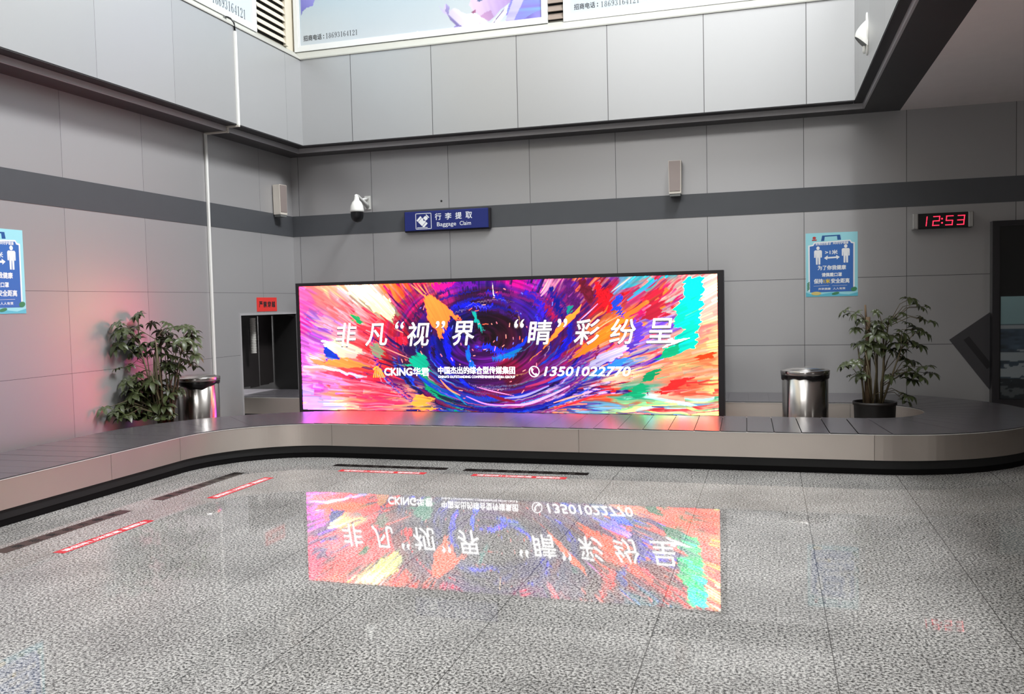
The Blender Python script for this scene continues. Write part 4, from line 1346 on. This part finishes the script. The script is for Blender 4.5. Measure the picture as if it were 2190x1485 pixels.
lever = MB().tube([(XR - 0.030, 9.18, 4.02 - 0.115), (XR - 0.034, 9.18, 4.02 - 0.16), (XR - 0.030, 9.18, 4.02 - 0.185)], [0.016, 0.015, 0.010], 10)
lever.build('tab', M_whiteplastic, al)

tk = thing('cable_trunking', 'thin white cable trunking running down the left wall and around the dark soffit', 'cable trunking', (XL, 8.98, 0))
t_ = MB().box((XF + 0.001, 8.985, 3.655), (XF + 0.022, 9.022, 4.745))
t_.build('upper_run', M_whiteplastic, tk)
t_ = MB().box((-6.13, 8.985, 3.640), (XF + 0.022, 9.018, 3.658)).box((-6.118, 8.985, 3.580), (-6.098, 9.018, 3.645)).box((XL + 0.001, 8.965, 3.580), (-6.105, 8.998, 3.598))
t_.build('soffit_run', M_cream, tk)
t_ = MB().box((XL + 0.005, 8.962, 0.05), (XL + 0.026, 8.998, 3.585))
t_.build('lower_run', M_whiteplastic, tk)
t_ = MB().tube([(-6.05, 8.93, 4.90), (-6.01, 8.935, 4.895), (-5.985, 8.965, 4.885), (-5.962, 8.995, 4.84), (-5.958, 9.004, 4.745)], 0.010, 8)
t_.build('cable', M_blackplastic, tk)
MB().box((-6.05, 8.915, 4.845), (-6.028, 8.945, 4.905)).build('cable_plug', M_greyplastic, tk)

# ================================================================== LIGHT-BOX ADVERTS AND LOUVRES ABOVE THE SILL
PHONE = '18693164121'


def advert(fr, u0, u1, w0, w1, loc, label, paint):
    ad = thing('advert_board', label, 'advertising board', loc, 'framed advert boards above the sill')
    f = MB()
    t = 0.060
    for a, b in (((u0, w0), (u1, w0 + t)), ((u0, w1 - t), (u1, w1)), ((u0, w0 + t), (u0 + t, w1 - t)), ((u1 - t, w0 + t), (u1, w1 - t))):
        f.prism([a, (b[0], a[1]), b, (a[0], b[1])], fr, -0.045, 0.0)
    t2 = 0.020
    f.build('frame', M_white, ad)
    g = MB()
    for a, b in (((u0 + t, w0 + t), (u1 - t, w0 + t + t2)), ((u0 + t, w0 + t + t2), (u0 + t + t2, w1 - t)), ((u1 - t - t2, w0 + t + t2), (u1 - t, w1 - t))):
        g.prism([a, (b[0], a[1]), b, (a[0], b[1])], fr, -0.045, -0.006)
    g.build('inner_frame', M_white, ad)
    nu, nw = int((u1 - u0 - 2 * t) / 0.01), int((w1 - w0 - 2 * t) / 0.01)
    painted_grid('printed_panel', paint(u0 + t, u1 - t, w0 + t, w1 - t, nu, nw), fr, u0 + t, u1 - t, w0 + t, w1 - t, -0.022, M_advert, ad)
    return ad


M_advert = vcol_mat('advert_print', False)


def pale(u0, u1, w0, w1, nu, nw):
    u, w = np.meshgrid(np.linspace(u0, u1, nu), np.linspace(w1, w0, nw))
    t = np.clip((w - w0) / 0.9, 0, 1)
    n = vnoise(u * 1.4 + 30, w * 1.9 + 5, 12)
    img = np.array([0.72, 0.755, 0.78]) * (1 - t[..., None]) + np.array([0.65, 0.715, 0.75]) * t[..., None]
    img += (n[..., None] - 0.5) * 0.05 * np.array([1.0, 0.4, -0.2])
    return srgb_to_lin(img)


def art(u0, u1, w0, w1, nu, nw):
    u, w = np.meshgrid(np.linspace(u0, u1, nu), np.linspace(w1, w0, nw))
    t = np.clip((w - w0) / 0.9, 0, 1)
    n = vnoise(u * 1.4 + 30, w * 1.9 + 5, 12)
    img = np.array([0.70, 0.735, 0.76]) * (1 - t[..., None]) + np.array([0.61, 0.685, 0.725]) * t[..., None]
    img += (n[..., None] - 0.5) * 0.06 * np.array([1.0, 0.4, -0.2])
    ju, jw = u + (vnoise(u * 9, w * 9, 2) - 0.5) * 0.05, w + (vnoise(u * 9 + 40, w * 9, 3) - 0.5) * 0.05

    def fill(poly, ca, cb, ang=0.0, rough=True, streak=0.0):
        nonlocal img
        m = inside(ju if rough else u, jw if rough else w, poly)
        P = np.array(poly)
        d = (u - P[:, 0].min()) * math.cos(ang) + (w - P[:, 1].min()) * math.sin(ang)
        k = np.clip((d - d[m].min()) / (np.ptp(d[m]) + 1e-6), 0, 1) if m.any() else d * 0
        k = k + streak * (vnoise((u * math.sin(ang + 1.9) - w * math.cos(ang + 1.9)) * 30, d * 2, 41) - 0.5)
        k = np.clip(k, 0, 1)[..., None]
        img = np.where(m[..., None], np.array(ca) * (1 - k) + np.array(cb) * k, img)
    # blue-violet hair falling to the right edge
    fill([(-3.10, 5.0), (-3.28, 4.95), (-2.6, 4.95), (-2.6, 5.9), (-3.15, 5.9), (-3.05, 5.35), (-3.14, 5.14)], (0.47, 0.40, 0.72), (0.42, 0.70, 0.86), 1.2, False, 0.9)
    fill([(-3.16, 5.03), (-3.05, 5.02), (-2.86, 5.36), (-2.84, 5.9), (-3.14, 5.9), (-3.03, 5.33)], (0.62, 0.60, 0.80), (0.86, 0.84, 0.92), 1.2, False, 0.6)
    fill([(-2.95, 5.02), (-2.62, 5.05), (-2.62, 5.15), (-2.80, 5.10)], (0.36, 0.32, 0.62), (0.52, 0.50, 0.80), 0, False, 0.4)
    # large pale petals at the left
    fill([(-4.02, 5.36), (-3.98, 5.24), (-3.84, 5.12), (-3.80, 5.02), (-3.70, 4.96), (-3.38, 4.96), (-3.40, 5.10), (-3.56, 5.19), (-3.66, 5.19), (-3.76, 5.22), (-3.84, 5.29), (-3.90, 5.24), (-3.90, 5.34), (-3.94, 5.36), (-3.97, 5.27)], (0.70, 0.66, 0.82), (0.90, 0.88, 0.94), 0.5, True, 0.5)
    fill([(-3.94, 5.35), (-3.89, 5.30), (-3.91, 5.21), (-3.80, 5.10), (-3.68, 5.00), (-3.74, 4.99), (-3.88, 5.13), (-3.95, 5.26)], (0.42, 0.38, 0.58), (0.60, 0.56, 0.76), 0.9, False, 0.3)
    fill([(-3.86, 5.02), (-3.82, 5.06), (-3.70, 5.02), (-3.66, 4.98), (-3.84, 4.97)], (0.48, 0.44, 0.68), (0.66, 0.62, 0.82), 0, True, 0.3)
    fill([(-4.42, 5.04), (-4.34, 4.99), (-4.02, 4.99), (-4.10, 5.03), (-4.20, 5.01), (-4.30, 5.03)], (0.82, 0.80, 0.90), (0.90, 0.88, 0.95), 0, True, 0.3)
    # face in shade with soft lips, cheek and chin
    fill([(-3.60, 5.95), (-3.60, 5.36), (-3.63, 5.30), (-3.60, 5.26), (-3.58, 5.22), (-3.55, 5.20), (-3.52, 5.185), (-3.50, 5.15), (-3.47, 5.13), (-3.44, 5.11), (-3.37, 5.065), (-3.30, 5.11), (-3.20, 5.20), (-3.08, 5.27), (-3.05, 5.95)], (0.80, 0.72, 0.82), (0.60, 0.50, 0.72), 0.0, False, 0.15)
    fill([(-3.49, 5.14), (-3.43, 5.105), (-3.37, 5.068), (-3.30, 5.11), (-3.34, 5.20), (-3.42, 5.18)], (0.70, 0.54, 0.70), (0.62, 0.48, 0.66), 0.4, False)
    fill([(-3.60, 5.205), (-3.545, 5.235), (-3.535, 5.200), (-3.575, 5.185)], (0.46, 0.24, 0.38), (0.60, 0.36, 0.50), 0, False)
    fill([(-3.53, 5.34), (-3.47, 5.36), (-3.40, 5.38), (-3.42, 5.345), (-3.49, 5.325)], (0.24, 0.32, 0.48), (0.36, 0.46, 0.62), 0, False)
    # neck petals
    fill([(-3.40, 4.96), (-3.30, 5.08), (-3.12, 5.24), (-3.13, 5.14), (-3.22, 5.05), (-3.34, 4.96)], (0.93, 0.93, 0.96), (0.84, 0.83, 0.92), 0.9, False)
    fill([(-3.375, 4.97), (-3.27, 5.09), (-3.16, 5.20), (-3.175, 5.17), (-3.28, 5.06), (-3.35, 4.97)], (0.32, 0.27, 0.42), (0.5, 0.45, 0.6), 0.9, False)
    fill([(-3.55, 4.97), (-3.50, 5.06), (-3.51, 5.16), (-3.46, 5.10), (-3.40, 5.07), (-3.36, 5.03), (-3.42, 4.97)], (0.72, 0.66, 0.80), (0.90, 0.86, 0.92), 0.9, False, 0.6)
    fill([(-3.20, 4.97), (-3.16, 5.05), (-3.13, 5.02), (-3.08, 5.00), (-3.02, 4.97)], (0.90, 0.90, 0.95), (0.6, 0.6, 0.8), 0, True)
    # petal tip hanging from above near the left frame
    fill([(-6.02, 5.44), (-6.00, 5.49), (-5.94, 5.53), (-5.84, 5.55), (-5.80, 5.66), (-6.02, 5.66)], (0.38, 0.38, 0.66), (0.52, 0.52, 0.78), 0.8, False)
    return srgb_to_lin(img)


F = on_back(10.640)
ad = advert(F, -6.130, -2.600, 4.955, 7.2, (-4.36, 10.64, 4.955), 'framed advert board with flower and face artwork, middle of the three', art)
lettering('caption', ad, M_print_black, F, '招商电话', -5.998, -5.725, 5.092, 5.168, -0.0205, 0.012)
for z in (5.108, 5.140):
    MB().flat(ellipse(-5.695, z, 0.007, 0.008, 10), F, -0.0205).build('colon_dot', M_print_black, ad)
serif_number(ad, F, PHONE, -5.665, -5.190, 5.096, 5.166, -0.0205)
ad = advert(F, -2.400, 0.95, 4.945, 7.2, (-0.7, 10.64, 4.945), 'pale framed advert board above the back wall, rightmost of the three', pale)
lettering('caption', ad, M_print_black, F, '招商电话', -2.268, -2.005, 5.078, 5.150, -0.0205, 0.012)
for z in (5.094, 5.124):
    MB().flat(ellipse(-1.975, z, 0.007, 0.008, 10), F, -0.0205).build('colon_dot', M_print_black, ad)
serif_number(ad, F, PHONE, -1.935, -1.462, 5.075, 5.142, -0.0205)
F = on_left(-6.110)
ad = advert(F, 5.0, 9.715, 4.955, 7.2, (-6.11, 7.36, 4.955), 'white framed advert board over the left wall showing a phone number', pale)
lettering('caption', ad, M_print_black, F, '招商电话', 8.36, 8.74, 5.045, 5.155, -0.0205, 0.012)
serif_number(ad, F, PHONE, 8.832, 9.510, 5.046, 5.162, -0.0205)

lv = thing('vent_louvre', 'beige slatted vent on the upper left wall beside the room corner', 'vent', (XU, 10.08, 4.98))
MB().box((XU - 0.0, 9.74, 4.985), (XU + 0.004, 10.42, 7.2)).build('dark_backing', M_black, lv)
sl = MB()
for k in range(23):
    z = 5.012 + k * 0.0945
    sl.add([(XU + 0.012, 9.745, z + 0.062), (XU + 0.012, 10.40, z + 0.062), (XU + 0.045, 10.40, z - 0.002), (XU + 0.045, 9.745, z - 0.002),
            (XU + 0.010, 9.745, z + 0.056), (XU + 0.010, 10.40, z + 0.056), (XU + 0.041, 10.40, z - 0.008), (XU + 0.041, 9.745, z - 0.008)],
           [(0, 1, 2, 3), (7, 6, 5, 4), (3, 2, 6, 7), (0, 3, 7, 4), (1, 5, 6, 2), (0, 4, 5, 1)])
sl.build('slats', M_louvre, lv)
MB().box((XU, 10.40, 4.98), (XU + 0.05, 10.46, 7.2)).build('side_post', M_beige, lv)
lv = thing('vent_louvre', 'narrow shade-darkened slatted vent between two framed advert boards', 'vent', (-2.5, YU, 4.98))
MB().box((-2.60, YU - 0.004, 4.985), (-2.40, YU, 7.2)).build('dark_backing', M_black, lv)
sl = MB()
for k in range(22):
    z = 4.995 + k * 0.099
    sl.add([(-2.597, YU - 0.012, z + 0.075), (-2.403, YU - 0.012, z + 0.075), (-2.403, YU - 0.040, z), (-2.597, YU - 0.040, z),
            (-2.597, YU - 0.010, z + 0.069), (-2.403, YU - 0.010, z + 0.069), (-2.403, YU - 0.036, z - 0.006), (-2.597, YU - 0.036, z - 0.006)],
           [(0, 1, 2, 3), (7, 6, 5, 4), (3, 2, 6, 7), (0, 3, 7, 4), (1, 5, 6, 2), (0, 4, 5, 1)])
sl.build('slats', M_louvshaded, lv)

# ================================================================== BINS


def bin_(x, y, label, sag):
    t = thing('litter_bin', label, 'litter bin', (x, y, 0), 'round steel litter bins')
    MB().lathe([(0.205, 0.0), (0.215, 0.004), (0.222, 0.02), (0.222, 0.68), (0.214, 0.684)], (x, y, 0), 64).build('body', M_binsteel, t)
    bg = MB()
    n = 64
    v, f = [], []
    for r, zt in ((0.2235, -1), (0.231, 0), (0.2335, 1), (0.231, 2)):
        for i in range(n):
            a = 2 * math.pi * i / n
            low = 0.672 + 0.010 * math.sin(3 * a + 1) + 0.006 * math.sin(11 * a)
            low -= sag * max(0, math.cos(a - math.radians(-62))) ** 3
            z = {-1: low, 0: low + 0.006, 1: 0.712, 2: 0.722}[zt]
            v.append((x + r * math.cos(a), y + r * math.sin(a), z))
    for k in range(3):
        for i in range(n):
            j = (i + 1) % n
            f.append((k * n + i, k * n + j, k * n + n + j, k * n + n + i))
    bg.add(v, f, True)
    bg.build('bin_liner', M_bag, t)
    MB().lathe([(0.230, 0.712), (0.2365, 0.716), (0.2375, 0.752), (0.232, 0.758), (0.200, 0.760), (0.190, 0.764), (0.185, 0.770), (0.140, 0.774), (0.132, 0.779), (0.070, 0.782), (0.01, 0.783)], (x, y, 0), 64).build('lid', M_binsteel, t)
    return t


bin_(0.345, 9.22, 'round steel litter bin beside the LED screen, in front of the back wall', 0.006)
bin_(-6.115, 8.27, 'round steel litter bin beside the bushy plant at the left wall', 0.035)

# ================================================================== PLANTS


def plant(clusters, loc, label, pot, seed, trunks, stick, dense):
    g = random.Random(seed)
    t = thing('umbrella_plant', label, 'potted plant', loc, 'umbrella plants behind the carousel')
    bx, by = loc[0], loc[1]
    pr, ph = pot
    MB().lathe([(pr * 0.86, 0.0), (pr * 0.90, 0.01), (pr * 0.98, ph * 0.92), (pr * 1.03, ph * 0.93), (pr * 1.03, ph), (pr * 0.97, ph), (pr * 0.96, ph - 0.03)], (bx, by, 0), 28, cap=False).build('pot', M_pot, t)
    MB().lathe([(pr * 0.97, ph - 0.035), (pr * 0.5, ph - 0.02), (0.005, ph - 0.018)], (bx, by, 0), 24, cap=False).build('soil', M_soil, t)
    # main canes
    tk = MB()
    canes = []
    for k in range(trunks):
        a = g.uniform(0, 2 * math.pi)
        r0, r1 = g.uniform(0.02, pr * 0.6), g.uniform(0.05, 0.24)
        h = g.uniform(0.75, 1.22)
        p0 = Vector((bx + r0 * math.cos(a), by + r0 * math.sin(a), ph - 0.04))
        p2 = Vector((max(bx + r1 * math.cos(a), XL + 0.06), by + r1 * math.sin(a), h))
        p1 = (p0 + p2) / 2 + Vector((g.uniform(-0.03, 0.03), g.uniform(-0.03, 0.03), 0))
        w = g.uniform(0.006, 0.011)
        tk.tube([p0, p1, p2], [w * 1.3, w, w * 0.7], 7)
        canes += [p0.lerp(p1, 0.5), p1, p1.lerp(p2, 0.5), p2]
    tk.build('canes', M_stem, t)
    if stick:
        st = MB()
        st.tube([(bx - 0.06, by, ph - 0.05), (bx - 0.065, by, 0.70), (bx - 0.06, by, 1.28)], [0.032, 0.030, 0.022], 12)
        st.tube([(bx - 0.075, by, 1.2), (bx - 0.085, by, 1.40)], [0.010, 0.009], 8)
        st.build('moss_pole', M_trunk, t)
    pe, lf = MB(), MB()
    more = list(clusters)
    for dx, dy, dz, size in clusters:
        if dense and (dz < 1.0 or g.random() < 0.35):
            more.append((dx + g.uniform(-0.07, 0.07), dy + g.uniform(-0.10, 0.10), dz + g.uniform(-0.07, 0.07), size * 0.9))
    for dx, dy, dz, size in more:
        c = Vector((bx + dx, by + dy, dz)) + Vector((g.uniform(-0.05, 0.05), g.uniform(-0.10, 0.10), 0))
        c.x = max(c.x, XL + 0.05)
        c.z = max(c.z, 0.40)
        lower = [q for q in canes if q.z < c.z + 0.02] or canes
        src = min(lower, key=lambda q: (q - c).length * g.uniform(0.85, 1.25) + abs(c.z - q.z - 0.15) * 0.4)
        mid = src.lerp(c, 0.55) + Vector((0, 0, 0.03 + 0.12 * (src - c).length))
        pe.tube([src, mid, c], [0.0042, 0.0034, 0.0026], 5)
        out = (c - Vector((bx, by, c.z)))
        out = out.normalized() if out.length > 0.02 else Vector((1, 0, 0))
        axis = (Vector((0, 0, 1)) + out * g.uniform(0.1, 0.7) + Vector((g.uniform(-0.3, 0.3), g.uniform(-0.5, 0.1), 0))).normalized()
        e1 = axis.orthogonal().normalized()
        e2 = axis.cross(e1)
        nl = g.choice((6, 7, 7, 8))
        ph0 = g.uniform(0, 6.28)
        for k in range(nl):
            a = ph0 + 2 * math.pi * k / nl + g.uniform(-0.15, 0.15)
            d = e1 * math.cos(a) + e2 * math.sin(a)
            L = size * 0.66 * g.uniform(0.8, 1.1)
            wd = L * g.uniform(0.16, 0.22)
            droop = g.uniform(0.25, 0.9)
            side = axis.cross(d).normalized()
            pts = []
            for q in range(6):
                s = q / 5
                p = c + d * (L * s * (1 - 0.22 * droop * s)) - Vector((0, 0, 1)) * (L * droop * 0.55 * s * s) + axis * 0.012 * math.sin(s * 3.1)
                hw = wd * (0.0, 0.55, 0.95, 1.0, 0.72, 0.0)[q]
                p.x = max(p.x, XL + 0.012)
                p.z = max(p.z, 0.364)
                pts.append((p, hw))
            v, f = [], []
            for p, hw in pts:
                lift = axis * hw * 0.35
                a_, b_ = p - side * hw + lift, p + side * hw + lift
                a_.x, b_.x = max(a_.x, XL + 0.01), max(b_.x, XL + 0.01)
                v += [a_, p, b_]
            for q in range(5):
                i = q * 3
                f += [(i, i + 1, i + 4, i + 3), (i + 1, i + 2, i + 5, i + 4)]
            lf.add(v, f, True)
    pe.build('leaf_stalks', M_stem, t)
    lo = lf.build('foliage', M_leaf, t)
    return t


plant(FOLIAGE_CORNER, (-6.14, 7.72, 0), 'bushy umbrella plant by left wall beside a steel bin', (0.13, 0.30), 6, 22, False, True)
plant(FOLIAGE_ISLAND, (1.0, 9.25, 0), 'sparse umbrella plant in dark pot, right of the steel bin below the clock', (0.20, 0.44), 14, 12, True, False)

# ================================================================== FLOOR STICKERS


def floor_tape(c, along, across, L, Wd, material, pmat, txt, name, label, cat, group, n_fit):
    t = thing(name, label, cat, (c[0], c[1], 0), group)
    F = frame((c[0], c[1], 0), (*along, 0), (*across, 0))
    MB().prism([(-L / 2, -Wd / 2), (L / 2, -Wd / 2), (L / 2, Wd / 2), (-L / 2, Wd / 2)], F, 0.0003, 0.0012).build('tape', material, t)
    for u, s, w in txt:
        lettering('tape_lettering', t, pmat, F, s, u - w / 2, u + w / 2, -Wd * 0.30, Wd * 0.30, 0.0016, 0.025)
    return t


xs, ys_ = (1, 0), (0, 1)
redtxt = [(-0.13, '请保持1.5米距离', 0.50), (0.265, '谢谢配合', 0.22)]
blk = [(-0.42 + 0.14 * k, ch, 0.07) for k, ch in enumerate('请在黄线外等候')]
yd, xd = (0, 1), (-1, 0)
floor_tape((-4.655, 4.81), yd, xd, 1.13, 0.115, M_blacktape, M_tapeprint, blk, 'floor_sticker', 'glossy dark floor strip along left belt arm, nearest the camera', 'floor sticker', 'dark floor strips', 0.8)
floor_tape((-4.660, 6.29), yd, xd, 1.13, 0.115, M_blacktape, M_tapeprint, blk, 'floor_sticker', 'glossy dark floor strip along left belt arm, just before the curve', 'floor sticker', 'dark floor strips', 0.8)
floor_tape((-3.390, 7.35), xs, ys_, 1.14, 0.105, M_blacktape, M_tapeprint, blk, 'floor_sticker', 'black floor strip before the straight belt, left one of the pair', 'floor sticker', 'dark floor strips', 0.8)
floor_tape((-2.080, 7.335), xs, ys_, 1.14, 0.110, M_blacktape, M_tapeprint, blk, 'floor_sticker', 'black floor strip before the straight belt, right one of the pair', 'floor sticker', 'dark floor strips', 0.8)
floor_tape((-4.262, 4.735), yd, xd, 0.835, 0.085, M_redtape, M_print_white, redtxt, 'distance_sticker', 'red floor sticker with white lettering at far left, nearest the camera', 'floor sticker', 'red distance stickers', 0.8)
floor_tape((-4.254, 6.28), yd, xd, 0.835, 0.092, M_redtape, M_print_white, redtxt, 'distance_sticker', 'red floor sticker with white lettering beside the belt curve', 'floor sticker', 'red distance stickers', 0.8)
floor_tape((-3.360, 7.112), xs, ys_, 0.845, 0.085, M_redtape, M_print_white, redtxt, 'distance_sticker', 'red floor sticker below the left black strip, in front of the screen', 'floor sticker', 'red distance stickers', 0.8)
floor_tape((-2.080, 7.124), xs, ys_, 0.845, 0.085, M_redtape, M_print_white, redtxt, 'distance_sticker', 'red floor sticker below the right black strip, in front of the screen', 'floor sticker', 'red distance stickers', 0.8)
